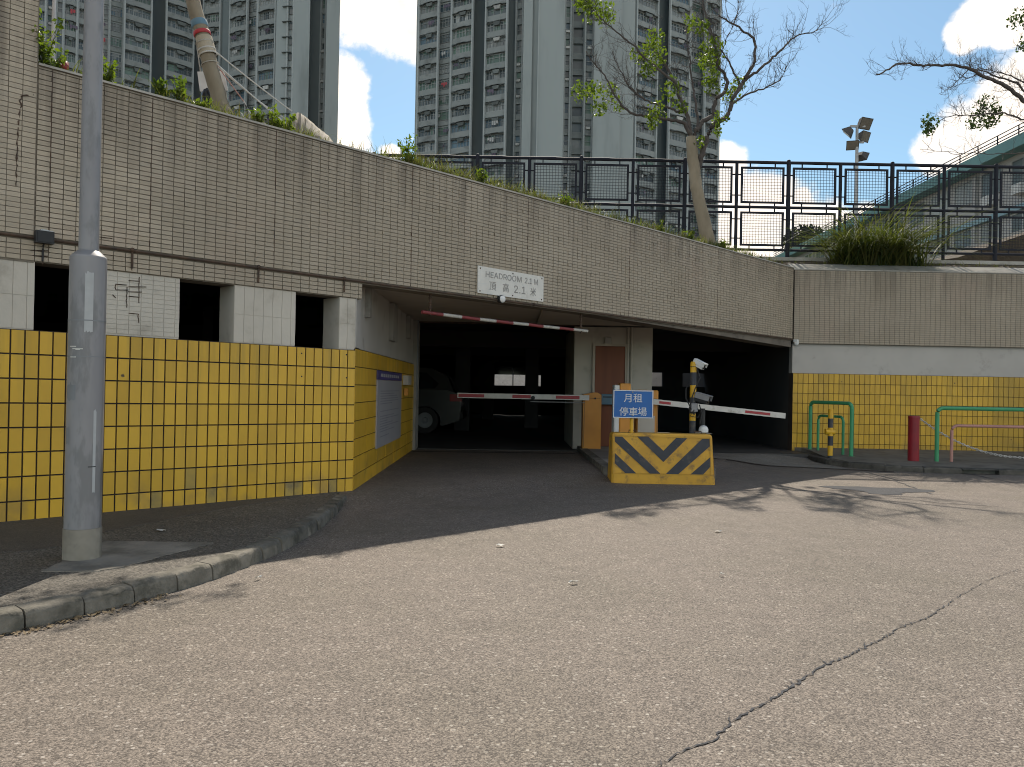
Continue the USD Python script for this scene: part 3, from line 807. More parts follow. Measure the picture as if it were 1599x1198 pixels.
# ledge line: a dark drip bead with short vertical runs
c = MB(); c.tube([FP(SL, ZL - .008, .008), FP(SEND - .02, ZL - .008, .008)], .0125, 6)
for u, l in ((206, .17), (403, .16), (537, .15), (833, .03)):
    s = s_at(u); c.tube([FP(s, ZL + .02, .012), FP(s, ZL - l, .012)], .010, 6); c.sphere(FP(s, ZL, .014), .022, 1)
c.build(CP, "conduit", M["rust_dark"])
# pillars and openings of the left wall
OP = [(s_at(56), s_at(166)), (s_at(282.5), s_at(368)), (s_at(463.5), s_at(532))]
edges = [SL] + [x for o in OP for x in o] + [SC]
for k in range(0, len(edges), 2):
    a_, c_ = edges[k], edges[k + 1]
    b = MB(); b.obox(FP((a_ + c_) / 2, (ZY + ZLOW) / 2, -.186), ev * (c_ - a_) / 2, nv * .170, Z3 * (ZLOW - ZY) / 2)
    P_ = b.build(CP, "pillar", M["cream_paint"])
    rr = [r_ for r_ in grid(a_, c_, ZY + .01, ZLOW - .004, CW, CH if k == 2 else .29, .004, 0)]
    if k != 2:
        rr = [(s, z, w, h, m_) for s, z, w, h, m_ in rr]
    fr = MB()
    for s, z, w, h, m_ in rr:
        fr.obox(FP(s, z, -.0145), ev * w / 2, nv * .0035, Z3 * h / 2, back=False)
    fr.build(P_, "painted_tile_field", M["cream_paint"], kind="stuff")
js = MB()
for (xa, ya), (xb, yb) in (((720, 415), (790, 420)), ((720, 418), (722, 450)), ((722, 450), (800, 452)), ((800, 392), (866, 396)), ((868, 370), (866, 532)), ((800, 430), (912, 432)), ((800, 462), (884, 464)), ((802, 490), (866, 496)), ((792, 430), (790, 560)), ((800, 595), (862, 601)), ((862, 600), (865, 655)), ((700, 480), (722, 500))):
    P0_, P1_ = (on_pl(x_ / 3.9925, 340 + y_ / 3.9925, FP(0, 0, -.009), nv) for x_, y_ in ((xa, ya), (xb, yb))); js.tube(jag([P0_, P1_], .02, .002, rg), .0042, 5)
js.build(CP, "stained_joint", M["rust_dark"], kind="stuff")
js = MB()
for (xa, ya), (xb, yb) in (((190, 203), (305, 207)), ((202, 236), (300, 240)), ((268, 170), (266, 290)), ((820, 190), (822, 330)), ((620, 120), (700, 130)), ((810, 215), (840, 218))):
    P0_, P1_ = (on_pl(x_ / 3.9925, 340 + y_ / 3.9925, FP(0, 0, .003), nv) for x_, y_ in ((xa, ya), (xb, yb))); js.tube(jag([P0_, P1_], .02, .002, rg), .0042, 5)
js.build(CP, "stained_joint", M["rust_dark"], kind="stuff")
# return of the last pillar at the corner, into the recess
b = MB(); b.obox(IP(.16, (ZY + ZSOF) / 2 + .002, -.012), iv * .15, inn * .012, Z3 * (ZSOF - ZY) / 2 - Z3 * .01); b.build(CP, "pillar_return", M["grey_paint"])
# soffit over the recess (follows facade, recess wall and back plane)
XD0, XD1, YD = on_y(896, 600, 15.8)[0], on_y(1018, 600, 15.8)[0], 15.8
X1_ = np.array([1.0, 0, 0])
sof = Polygon([FP(SC - .1, 0, -.26)[:2], FP(SEND, 0, -.26)[:2], (RX + .1, YW + .26), (RX - .1, YW + .6), (XD1 + 1.6, YD + .9), (XD1, YD + .02), (JX - .1, YB + .05), C1[:2] + np.array([-.1, .3])]).buffer(0)
b = MB(); b.prism(sof, (0, 0, ZSOF), (1, 0, 0), (0, 1, 0), Z3, .05); b.build(CP, "soffit", M["soffit"])
b = MB(); b.box((JX - .1, YB + .03, ZSOF - .03), (XD0 + .05, YB + .16, ZSOF)); b.build(CP, "shutter_lintel", M["rust_dark"])
pan = sof.buffer(-.25).intersection(Polygon([(on_y(843, 500, 13.2)[0], 8), (3, 8), (3, 14.9), (on_y(843, 500, 13.2)[0], 14.9)]))
b = MB(); b.prism(pan, (0, 0, ZSOF - .04), X1_, (0, 1, 0), Z3, .038); b.build(CP, "soffit_panel", M["soffit"])
s1 = s_at(930)
b = MB(); b.prism([(0, 0), (SEND - s1 - .02, -.135), (SEND - s1 - .02, 0)], FP(s1, 2.487, -.03), ev, Z3, -nv, .32)
b.build(CP, "drip_beam", M["drip"])

# the wall with the brown door between the lanes
b = MB(); b.box((XD0, YD, PAV - .1), (XD1, YD + 2.6, ZSOF)); DWALL = b.build(CP, "door_wall", M["cream_paint"])
dx0, dx1 = on_y(928.5, 600, YD)[0], on_y(975, 600, YD)[0]
dz = on_y(950, 541, YD)[2]
b = MB(); b.tm(bevel_box((dx0, YD - .03, PAV + .01), (dx1, YD - .004, dz), .004)); DOOR = b.build(CP, "door", M["wood_door"], label="brown wooden door behind the blue sign")
b = MB()
for a_, c_ in ((dx0 - .05, dx0 - .003), (dx1 + .003, dx1 + .05)):
    b.box((a_, YD - .045, PAV), (c_, YD - .003, dz + .05))
b.box((dx0 - .003, YD - .045, dz + .004), (dx1 + .003, YD - .003, dz + .05)); b.build(DOOR, "door_frame", M["soffit"])
b = MB(); b.sphere((dx0 + .06, YD - .055, 1.0), .025, 1); b.build(DOOR, "door_handle", M["galv"])
b = MB()
for u in (980, 985.5):
    x = on_y(u, 560, YD)[0]; b.tube([(x, YD - .035, PAV + .05), (x, YD - .035, ZSOF)], .024, 8)
b.build(CP, "wall_pipe", M["cream_paint"])
p0 = on_y(949, 532, YD)
b = MB(); b.tm(bevel_box(p0 - (.065, .07, .065), p0 + (.065, -.002, .065), .008)); b.build(CP, "wall_vent", M["grey_paint"])
# inside: floor, side wall, rear wall with daylight openings, columns, beams, slab
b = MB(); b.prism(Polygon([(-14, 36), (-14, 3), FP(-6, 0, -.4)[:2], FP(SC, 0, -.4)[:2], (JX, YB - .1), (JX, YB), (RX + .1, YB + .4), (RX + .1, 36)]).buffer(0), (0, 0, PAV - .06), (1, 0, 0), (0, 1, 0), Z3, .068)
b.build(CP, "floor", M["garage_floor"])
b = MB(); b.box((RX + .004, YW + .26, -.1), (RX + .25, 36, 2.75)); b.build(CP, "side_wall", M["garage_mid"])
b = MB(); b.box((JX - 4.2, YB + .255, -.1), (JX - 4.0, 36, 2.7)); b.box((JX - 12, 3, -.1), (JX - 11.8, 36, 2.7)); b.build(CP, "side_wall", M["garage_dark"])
YR = 36.0
YQ = 24.0
wq = [(on_y(985, 590, YQ)[0], on_y(1035.5, 590, YQ)[0]), (on_y(1066, 590, YQ)[0], on_y(1114, 590, YQ)[0])]
zq0, zq1 = on_y(1090, 604.5, YQ)[2], on_y(1090, 583, YQ)[2]
b = MB(); xs_ = [XD1 - .6, wq[0][0], wq[0][1], wq[1][0], wq[1][1], RX + .003]
for k in range(0, 6, 2):
    b.box((xs_[k], YQ, -.1), (xs_[k + 1], YQ + .2, 2.69))
for x0, x1 in wq:
    b.box((x0, YQ, -.1), (x1, YQ + .2, zq0)); b.box((x0, YQ, zq1), (x1, YQ + .2, 2.69))
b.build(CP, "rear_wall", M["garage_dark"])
b = MB(); xm = wq[1][0] + (wq[1][1] - wq[1][0]) * .75; b.box((xm - .012, YQ + .05, zq0), (xm + .012, YQ + .1, zq1)); b.build(CP, "window_frame", M["garage_mid"])
b = MB(); b.box((XD1 - .6, YQ + .2, -.1), (RX - .003, 29.0, .02)); b.build(CP, "light_well_floor", M["plate_white"])  # light well made up so the right lane openings show bright
b = MB(); b.box((XD1 - .8, YQ + .2, -.1), (XD1 - .6, 29.2, 3.9)); b.box((XD1 - .6, 29.0, -.1), (RX - .003, 29.2, 3.9)); b.build(CP, "light_well_wall", M["plate_white"])  # pale walls of the same added light well
wins = [(on_y(771, 590, YR)[0], on_y(846, 590, YR)[0], 1.42, 2.28)]
b = MB(); xs_ = [-14] + [x for w in wins for x in w[:2]] + [RX + .3]
for k in range(0, len(xs_), 2):
    b.box((xs_[k], YR, -.1), (xs_[k + 1], YR + .2, 2.75))
for x0, x1, z0, z1 in wins:
    b.box((x0, YR, -.1), (x1, YR + .2, z0)); b.box((x0, YR, z1), (x1, YR + .2, 2.75))
b.build(CP, "rear_wall", M["garage_dark"])
for x0, x1, z0, z1 in wins:
    b = MB(); xm = x0 + (x1 - x0) * .40
    b.box((xm - .025, YR + .06, z0), (xm + .025, YR + .12, z1)); b.box((x0, YR + .06, z0), (x0 + .04, YR + .12, z1)); b.box((x1 - .04, YR + .06, z0), (x1, YR + .12, z1))
    WF = b.build(CP, "window_frame", M["garage_mid"])
    b = MB(); zq = z1 - (z1 - z0) * .42; b.box((x0 + .04, YR + .075, zq), (xm - .026, YR + .085, z1)); b.box((xm + .026, YR + .075, zq), (x1 - .04, YR + .085, z1)); b.build(WF, "tinted_pane", M["car_glass"])
for x_, y_ in ((JX + .5, 22), (.6, 24), (2.9, 21.5), (-.9, 30)):
    b = MB(); b.box((x_ - .2, y_ - .2, .1), (x_ + .2, y_ + .2, 2.7)); b.build(CP, "column", M["garage_dark"])
for y_ in (19.5, 24.5, 29.5):
    b = MB(); b.box((-13.9, y_ - .15, 2.3), (RX if y_ < 20 else XD1 - .85, y_ + .15, 2.695)); b.build(CP, "ceiling_beam", M["garage_mid"])
slab = Polygon([FP(-6, 0, -.262)[:2], FP(SEND, 0, -.262)[:2], (RX + .2, YW + .2), (22, YW + .2), (22, 37), (-14.2, 37), (-14.2, 3)]).buffer(0).difference(Polygon([(XD1 - .6, YQ + .2), (RX, YQ + .2), (RX, 29), (XD1 - .6, 29)]))
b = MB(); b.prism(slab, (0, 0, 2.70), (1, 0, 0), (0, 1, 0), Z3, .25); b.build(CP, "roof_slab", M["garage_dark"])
b = MB(); b.box((JX - .2, YB + .165, ZSOF - .02), (XD1 + .6, YB + .30, 2.72)); b.build(CP, "ceiling_beam", M["garage_mid"])
# sunlit yard wall behind the rear openings
b = MB(); b.box((-16, 43.2, -.25), (12.5, 43.4, 2.35)); top("yard_wall", b, M["white_paint"], "white yard wall seen in daylight through the openings at the back of the dark car park", "wall")

# ------------------------------------------------------------------ tall tiled block on the far left
ST = thing("stair_tower", "tall blank cream tiled block rising at the left edge above the fascia", "stair tower", FP(SL, 0))
b = MB(); b.obox(FP((SL - 2 + S55) / 2, (2.3 + 6.6) / 2, -1.126), ev * (S55 - .006 - SL + 2) / 2, nv * 1.12, Z3 * 4.3 / 2)
SW = b.build(ST, "wall", M["grout_pale"])
rects = [r_ for r_ in grid(S55 - CW * 34 - .01, S55 - .01, ZL + .012, 6.58, CW, CH, .005, 0, anchor_top=False)]
lay(SW, lambda s, z, o: FP(s, z, -.006 + o), ev, nv, rects, [("cream_tile", "cream_tile_far")], 290, "cream_tile", .011, 4, tilt=.016)
b = MB(); b.obox(FP((SL - 2 + S55) / 2, 6.64, -1.1), ev * (S55 - SL + 2) / 2, nv * 1.15, Z3 * .04); b.build(ST, "coping", M["coping"])
# old crack with dirt on the block
rg = np.random.default_rng(21)
cr = [on_pl(u, v, FP(0, 0, .008), nv) for u, v in ((52, 148), (33, 150), (31, 170), (28, 205), (27, 232), (26, 262), (25, 290))]
m = MB(); cj = jag(cr, .02, .004, rg); m.tube(cj, np.abs(rg.normal(.0025, .003, len(cj))) + .0015, 5); m.build(ST, "stained_crack", M["rust_dark"])

# ------------------------------------------------------------------ retaining wall on the right
RWT = thing("retaining_wall", "wall on the right with cream tiled parapet over a grey band and small yellow tiles", "wall", (RX, YW, 0))
XE = 15.0
b = MB(); b.box((RX, YW + .012, -.1), (XE, YW + .25, 1.728)); RB = b.build(RWT, "base_wall", M["grout"])
YP = lambda s, z, o=0.0: np.array([RX + s, YW + .012 - o, z])
X1, NM = np.array([1.0, 0, 0]), np.array([0, -1.0, 0])
rects = grid(0.0, XE - RX, PAV - .02, 1.728, .1075, .2086, .011, lambda a, b_: 0)
lay(RB, lambda s, z, o: YP(s, z, o), X1, NM, rects, [("yellow_glaze", "yellow_glaze_far")], 296, "yellow_tile", .008, 6)
b = MB(); b.box((RX + .0, YW + .05, 1.730), (XE, YW + .25, 2.343)); b.build(RWT, "painted_band", M["grey_paint"])
b = MB(); b.box((RX - .0, YW + .0, 2.345), (XE, YW + .25, ZTOPR)); RP = b.build(RWT, "parapet", M["grout_pale"])
rects = grid(.003, XE - RX, 2.348, ZTOPR - .006, .1052, .0436, .007, 0)
lay(RP, lambda s, z, o: np.array([RX + s, YW - o, z]), X1, NM, rects, [("cream_tile", "cream_tile_far")], 0, "cream_tile", .008, 7, tilt=.016)
b = MB(); b.prism([(0, 0), (0, .022), (.40, .19), (.40, 0)], (RX - .02, YW - .015, ZTOPR + .002), (0, 1, 0), Z3, X1, XE - RX + .02)
b.build(RWT, "coping", M["coping"])

# ------------------------------------------------------------------ planted deck above
BED = thing("planting_bed", "raised bed of brown soil behind the tiled parapet", "planting bed", kind="structure")
bedp = Polygon([FP(-6, 0, -.27)[:2], FP(SEND - .1, 0, -.27)[:2], (RX - .3, 17.3), (-14, 17.3), (-14, 3)]).buffer(0)
b = MB(); b.prism(bedp, (0, 0, 3.2), (1, 0, 0), (0, 1, 0), Z3, .80); b.build(BED, "soil_surface", M["soil"])
b = MB(); b.prism([(0, 0), (.44, .0), (.44, .66), (0, .50)], (-4, YW + .405, 3.56), (0, 1, 0), Z3, X1, 24); b.build(BED, "soil_slope", M["soil"])
# ground of the court behind the fence, and the bank up to the school on the right
b = MB(); b.prism(Polygon([(-14, 17.56), (22, 17.56), (22, 37), (-14, 37)]).difference(Polygon([(XD1 - .6, 24.2), (RX, 24.2), (RX, 29), (XD1 - .6, 29)])), (0, 0, 3.0), X1, (0, 1, 0), Z3, 1.2); b.build(BED, "court_ground", M["ground_far"])
b = MB(); b.prism([(7.0, 4.0), (10.2, 4.5), (12.95, 5.52), (12.95, 4.0)], (0, 18.1, 0), X1, Z3, (0, 1, 0), 40); b.build(BED, "soil_bank", M["soil"])
b = MB(); b.box((12.96, 18.0, 4.1), (13.12, 60, 5.60)); BK = b.build(BED, "bank_kerb", M["coping"])
b = MB(); b.box((13.13, 18.0, 4.1), (28.0, 70, 5.53)); b.build(BED, "school_ground", M["ground_far"])
# ------------------------------------------------------------------ lettering
GLYPHS = {'月': '3 -3,12 8,19 25,21 38,21 79,82 79,82 -2,81 -4,74 -7,56 -8,53 -1,74 1,74 23,26 23,21 8,13 -4,8 -8/28 47,28 31,74 31,74 47,73 48,29 48/28 55,74 55,74 72,28 72', '租': '38 -5,38 2,47 2,48 79,87 79,87 2,96 2,96 -5/55 2,79 2,79 22,55 22/55 29,79 29,79 47,55 47/55 55,79 54,79 72,55 72|6 11,3 18,10 27,19 48,19 49,4 49,4 56,21 57,21 71,8 69,6 75,25 79,37 83,42 77,28 73,28 57,42 56,42 49,29 49,28 47,42 29,37 24,31 35,28 37,28 -8,21 -8,20 34,19 34,13 19,7 11', '停': '31 21,31 38,95 38,95 21,88 21,88 32,38 32,37 21|33 69,33 75,60 75,57 83,63 85,64 84,68 75,95 75,95 69|40 64,86 64,87 44,40 44/47 50,79 50,79 58,47 58|40 18,40 24,86 24,86 18,67 18,67 -3,66 -6,61 -7,47 -7,44 -2,59 0,59 18|3 44,17 63,26 84,33 82,30 73,23 58,22 -8,16 -7,16 46,14 46,8 38,7 38', '車': '5 6,5 13,46 14,45 22,16 22,16 61,45 61,46 68,8 68,8 75,45 75,46 84,54 84,54 75,92 75,92 68,54 68,54 61,84 61,84 22,54 22,54 14,95 13,95 6,54 6,53 -9,46 -8,45 6/54 29,77 28,77 38,54 39/54 45,77 44,77 54,54 54/23 29,45 28,46 38,23 39/23 45,45 44,46 54,23 54', '場': '6 11,4 18,17 24,17 55,6 55,5 62,17 63,17 83,24 84,24 63,35 62,34 55,24 55,24 28,26 28,34 31,36 24,7 11|33 20,43 30,47 36,33 37,33 43,96 43,96 37,55 37,51 30,51 29,94 29,91 1,87 -6,84 -7,72 -7,71 -1,80 -2,82 0,85 10,86 23,78 23,76 17,67 1,59 -8,58 -8,53 -4,61 4,65 9,72 23,63 23,52 8,42 -1,38 -4,33 1,46 11,55 23,45 23,38 16,32 12,28 16,28 17|43 81,89 81,89 49,43 49/50 55,81 54,82 62,50 62/50 69,81 68,82 75,50 76', '頂': '73 4,75 7,79 9,92 1,97 -3,97 -4,91 -8,85 -3|41 73,41 79,96 79,96 73,72 73,69 64,69 63,92 63,92 11,44 11,44 63,61 63,63 73/52 17,85 17,85 27,52 27/52 33,85 33,85 42,52 42/52 49,85 48,85 57,52 57|32 -3,48 4,55 9,62 6,55 0,37 -8|4 71,4 77,39 77,39 71,28 70,27 3,26 -1,21 -4,8 -5,5 2,19 3,20 4,20 70', '高': '6 74,46 74,44 83,51 84,55 74,94 74,94 67,6 67|9 36,91 36,90 -4,88 -6,84 -7,73 -7,71 -2,83 -1,83 29,17 29,17 -8,9 -8|21 62,79 62,80 42,21 41/29 47,71 47,72 56,29 56|28 -2,28 24,71 24,71 3,35 2,35 -2/35 18,35 8,64 8,63 18', '米': '4 3,24 18,34 30,39 38,6 38,6 46,45 46,46 84,54 84,54 46,94 46,94 38,61 38,67 28,80 15,96 4,91 -2,77 8,65 19,54 33,54 -8,46 -8,45 32,35 19,15 0,9 -3|67 54,81 79,89 76,74 51|12 75,17 78,19 78,21 76,31 61,32 56,32 54,25 52,20 63'}


def glyph_polys(ch):
    out = []
    for g_ in GLYPHS[ch].split("|"):
        rings = [[tuple(map(float, p.split())) for p in r_.split(",")] for r_ in g_.split("/")]
        p = Polygon(rings[0], rings[1:]).buffer(0)
        out += [x for x in getattr(p, "geoms", [p]) if x.area > 1]
    return out


def put_glyph(mb, ch, o, ax, ay, az, size, depth=.002):
    for p in glyph_polys(ch):
        mb.prism(p, o, np.asarray(ax) * size / 100, np.asarray(ay) * size / 100, az, depth)


def put_text(mb, text, o, ax, ay, az, h, width=None, depth=.002):
    m = meshkit.text_mesh(text, h, depth)
    v = np.asarray(m.vertices)
    k = width / v[:, 0].max() if width else 1.0
    mb.add(np.asarray(o) + v[:, :1] * k * np.asarray(ax) + v[:, 1:2] * np.asarray(ay) + v[:, 2:] * np.asarray(az), m.faces)


# ------------------------------------------------------------------ lamp post, left foreground
lp = on_z(128, 871, PAV); r_b = 26.2 * lp[1] / F
LP = thing("lamp_post", "grey steel lamp post with a thick base column standing on the left pavement", "lamp post", lp)
zs = on_y(137, 404, lp[1])[2]
b = MB(); b.lathe([(r_b * 1.03, 0), (r_b * 1.03, .20), (r_b * 1.0, .205), (r_b, zs - .0 - PAV), (r_b * .97, zs - PAV + .012), (r_b * .62, zs - PAV + .05)], lp, sides=40)
COL = b.build(LP, "base_column", M["galv"], smooth=40)
b = MB(); b.lathe([(r_b * 1.045, .002), (r_b * 1.045, .205), (r_b * 1.01, .208)], lp, sides=40); b.build(COL, "painted_foot", M["lamp_base"], smooth=40)
rs = 14.4 * lp[1] / F
b = MB(); b.lathe([(rs, zs - PAV + .02), (rs * .985, 3.2), (rs * .8, 7.6), (.0, 7.62)], lp, sides=32); b.build(LP, "shaft", M["galv"], smooth=40)
b = MB(); b.tube([lp + (0, 0, 7.5), lp + (.4, -.5, 7.9), lp + (1.0, -1.2, 8.05)], .035, 10); b.build(LP, "bracket_arm", M["galv"], smooth=40)
b = MB(); b.sphere(lp + (1.2, -1.45, 8.04), .22, 2, (1.1, 1.1, .45)); b.build(LP, "lamp_head", M["galv_dark"], smooth=True)
# access door and straps, old sticker remains
cd = np.array([-lp[0], -lp[1], 0]); cd /= np.linalg.norm(cd)
sd = np.array([-cd[1], cd[0], 0])


def wrapped2(a0, a1, z0, z1, name, mat, dr=.0015, seed=0, label=None):
    rg = np.random.default_rng(seed); m = MB(); n_ = 9; V = []
    for a_ in np.linspace(a0, a1, n_):
        d_ = cd * math.cos(a_) + sd * math.sin(a_)
        for z_, k in ((z0, -1), (z1, 1)):
            zz = z_ + rg.normal(0, .006) * (abs(z1 - z0) > .03)
            V.append([lp[0] + d_[0] * (r_b + dr), lp[1] + d_[1] * (r_b + dr), zz])
    m.add(V, [[2 * k, 2 * k + 2, 2 * k + 3, 2 * k + 1] for k in range(n_ - 1)])
    m.build(COL, name, M[mat], smooth=True, label=label)


# angles: 0 faces the camera, positive turns towards the right-hand side of the picture
wrapped2(-1.4, 1.4, 1.695, 1.703, "strap", "galv_dark", .003)
wrapped2(-1.4, 1.4, 1.455, 1.462, "strap", "galv_dark", .003)
wrapped2(-.15, .30, 1.62, 2.02, "sticker_remains", "tape_grey", .0012, 2, "pale smeared sticker remains")
wrapped2(-1.25, -.55, 1.17, 1.27, "sticker_remains", "galv_dark", .0012, 3)
wrapped2(-1.3, -.9, .88, .98, "sticker_remains", "galv_dark", .0012, 4)
wrapped2(.45, .62, .55, 1.1, "sticker_remains", "tape_grey", .0012, 5)
for k, (a_, z_, l) in enumerate(((-1.0, 1.52, .05), (-.8, 1.505, .07), (-.95, 1.45, .045), (-.6, 1.50, .03), (.2, .72, .05))):
    wrapped2(a_, a_ + l / r_b, z_, z_ + .006, "scratch", "white_paint" if k < 4 else "cable", .002, k)

# ------------------------------------------------------------------ fittings on the fascia
def fac(u, v, out=0.0):
    return on_pl(u, v, FP(0, 0, out), nv)


bx = fac(69, 371, .04)
CL = thing("wall_lamp", "small square black floodlight fixed to the cream tiles at upper left", "wall lamp", bx)
b = MB(); b.obox(bx, ev * .07, nv * .035, Z3 * .052); b.obox(bx + nv * .036, ev * .058, nv * .004, Z3 * .042); b.build(CL, "housing", M["black_plastic"])
b = MB(); b.obox(bx + Z3 * .060 - nv * .01, ev * .03, nv * .03, Z3 * .006); b.obox(bx + Z3 * .056 + ev * .02, ev * .04, nv * .036, Z3 * .004); b.build(CL, "bracket", M["tape_grey"])
b = MB(); b.tube([bx - Z3 * .05, bx - Z3 * .11 - nv * .03, bx - Z3 * .2 - nv * .035], .008, 6); b.build(CL, "cable", M["cable"])

pc_ = [fac(749.2, 411, .03), fac(851, 428.5, .03), fac(850.4, 467, .03), fac(748.2, 454, .03)]
pl0, pl1 = (pc_[0] + pc_[3]) / 2, (pc_[1] + pc_[2]) / 2
wS = float(np.dot(pl1 - pl0, ev)); zc = (pl0[2] + pl1[2]) / 2; hS = float(np.mean([pc_[0][2] - pc_[3][2], pc_[1][2] - pc_[2][2]]))
sc_ = float(np.dot((pl0 + pl1) / 2 - A0, ev))
SG = thing("headroom_sign", "white HEADROOM 2.1 M plate with Chinese characters on the tiled fascia", "sign", FP(sc_, zc, .02))
b = MB(); b.obox(FP(sc_, zc, .012), ev * wS / 2, nv * .009, Z3 * hS / 2); b.build(SG, "plate", M["plate_white"])
t = MB()
put_text(t, "HEADROOM", FP(sc_ - wS * .40, zc + hS * .13, .0215), ev, Z3, nv, hS * .215, wS * .545)
put_text(t, "2.1 M", FP(sc_ + wS * .19, zc + hS * .13, .0215), ev, Z3, nv, hS * .215, wS * .215)
for ch, fx in (("頂", -.34), ("高", -.145), ("米", .28)):
    put_glyph(t, ch, FP(sc_ + wS * fx, zc - hS * .30, .0215), ev, Z3, nv, hS * .36)
put_text(t, "2.1", FP(sc_ + wS * .02, zc - hS * .30, .0215), ev, Z3, nv, hS * .28, wS * .19)
t.build(SG, "lettering", M["ink"])
b = MB()
for fx in (-.47, .01, .47):
    for fz in (-.42, .42):
        b.lathe([(0, .006), (.008, .005), (.011, 0)], FP(sc_ + wS * fx, zc + hS * fz, .0212), nv, 8)
b.build(SG, "screw", M["rust_dark"])
lm = fac(784, 467, .05)
LM = thing("bulkhead_lamp", "small round white lamp just below the headroom plate", "wall lamp", lm)
b = MB(); b.lathe([(.05, -.05), (.055, 0), (.0, .001)], lm, nv, 18); b.build(LM, "housing", M["black_plastic"], smooth=40)
b = MB(); b.lathe([(.048, .002), (.046, .014), (.03, .024), (0, .028)], lm + ev * .006, nv, 18); b.build(LM, "lens", M["white_plastic"], smooth=60)
cc = fac(1243.5, 536, .05)
CM = thing("dome_camera", "tiny white camera under the inner corner of the tiled parapet at right", "camera", cc)
b = MB(); b.lathe([(.05, .03), (.05, -.01), (.035, -.04), (0, -.055)], cc, Z3, 14); b.build(CM, "dome", M["white_plastic"], smooth=50)
b = MB(); b.obox(cc + Z3 * .05, ev * .05, nv * .04, Z3 * .025); b.build(CM, "mount", M["white_plastic"])

# headroom bar
O_ = -.10
hb = [fac(640 + x / 4.99, 380 + y / 4.99, O_) for x, y in ((95, 535), (255, 556), (400, 574), (540, 592), (668, 606), (800, 622), (920, 633), (1035, 648), (1160, 660), (1270, 672), (1382, 684))]
zb0, zb1 = hb[0][2], hb[-1][2]
HBT = thing("headroom_bar", "striped red and white headroom bar hanging below the tiled fascia", "headroom bar", hb[5])
for k in range(10):
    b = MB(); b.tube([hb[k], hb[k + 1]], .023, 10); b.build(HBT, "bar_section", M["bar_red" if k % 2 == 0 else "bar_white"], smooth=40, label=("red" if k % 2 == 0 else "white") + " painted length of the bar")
for u in (672.5, 908):
    P = fac(u, 500, O_); s = float(np.dot(P - A0, ev)); zz = float(np.interp(s, [float(np.dot(q_ - A0, ev)) for q_ in hb], [q_[2] for q_ in hb]))
    b = MB(); b.obox(FP(s, ZSOF - .02, O_), ev * .06, nv * .04, Z3 * .015); b.tube([FP(s, ZSOF - .02, O_), FP(s, zz, O_)], .014, 8)
    for q_ in np.linspace(zz + .03, ZSOF - .05, 5):
        b.sphere(FP(s, q_, O_), .022, 1)
    b.build(HBT, "hanger", M["rust_dark"])

# notice board on the side of the recess
nb = [on_pl(u, v, IP(0, 0, .02), inn) for u, v in ((590.2, 578), (627.6, 581.7), (625.8, 690), (588.8, 701), (589.6, 593))]
q0, q1 = float(np.dot(nb[0] - C1, iv)), float(np.dot(nb[1] - C1, iv)); zt_, zb_, zh_ = nb[0][2], nb[3][2], nb[4][2]
NB = thing("notice_board", "white notice board with dark purple heading on the shaded yellow side wall", "notice board", IP((q0 + q1) / 2, zb_))
b = MB(); b.obox(IP((q0 + q1) / 2, (zb_ + zh_) / 2, .012), iv * (q1 - q0) / 2, inn * .008, Z3 * (zh_ - zb_ - .004) / 2); b.build(NB, "sheet", M["notice_paper"])
b = MB(); b.obox(IP((q0 + q1) / 2, (zt_ + zh_) / 2, .012), iv * (q1 - q0) / 2, inn * .009, Z3 * (zt_ - zh_ - .004) / 2); b.build(NB, "heading", M["notice_head"])
b = MB(); rg = np.random.default_rng(4)
for k in range(9):
    a_ = q0 + (q1 - q0) * (.14 + .085 * k); b.obox(IP(a_, (zt_ + zh_) / 2, .022), iv * (q1 - q0) * .03, inn * .0008, Z3 * .022)
b.build(NB, "heading_print", M["notice_paper"])
b = MB(); zz = zh_ - .12
while zz > zb_ + .1:
    if rg.random() < .78:
        l = rg.uniform(.2, .8) * (q1 - q0); b.obox(IP(q0 + .1 * (q1 - q0) + l / 2, zz, .0208), iv * l / 2, inn * .0006, Z3 * .006)
    zz -= .035
b.build(NB, "print_lines", M["notice_ink"])
jb = on_pl(636, 594, IP(0, 0, .05), inn)
JB = thing("junction_box", "small grey and orange boxes on the yellow wall beside the notice board", "junction box", jb)
b = MB(); b.obox(jb, iv * .22, inn * .045, Z3 * .08); b.build(JB, "casing", M["grey_paint"])
b = MB(); b.obox(jb - Z3 * .20 - iv * .1, iv * .06, inn * .03, Z3 * .06); b.build(JB, "switch", M["orange_paint"])

# ------------------------------------------------------------------ traffic island between the lanes
il = [on_z(u, v, .17)[:2] for u, v in ((899, 694), (912, 705), (930, 719), (946, 731))]
il[3] = np.array([il[3][0], 11.56])
ip = Polygon([il[0], il[1], il[2], il[3], (3.0, il[3][1] + .02), (3.05, 12.2), (2.75, YD - .06), (il[0][0] + .05, YD - .06)]).buffer(-.05).buffer(.05)
IS = thing("traffic_island", "raised dark concrete island between the two lanes of the entrance", "traffic island", kind="structure")
b = MB(); b.prism(ip, (0, 0, -.05), X1, (0, 1, 0), Z3, .22); b.build(IS, "slab", M["raw_concrete"])
b = MB(); b.prism(ip.exterior.buffer(.012).intersection(Polygon([(0, 9), (4, 9), (4, YD - .1), (0, YD - .1)])) if False else ip.buffer(.02).difference(ip.buffer(-.13)), (0, 0, -.05), X1, (0, 1, 0), Z3, .226); b.build(IS, "kerb_edge", M["kerb_stone"])

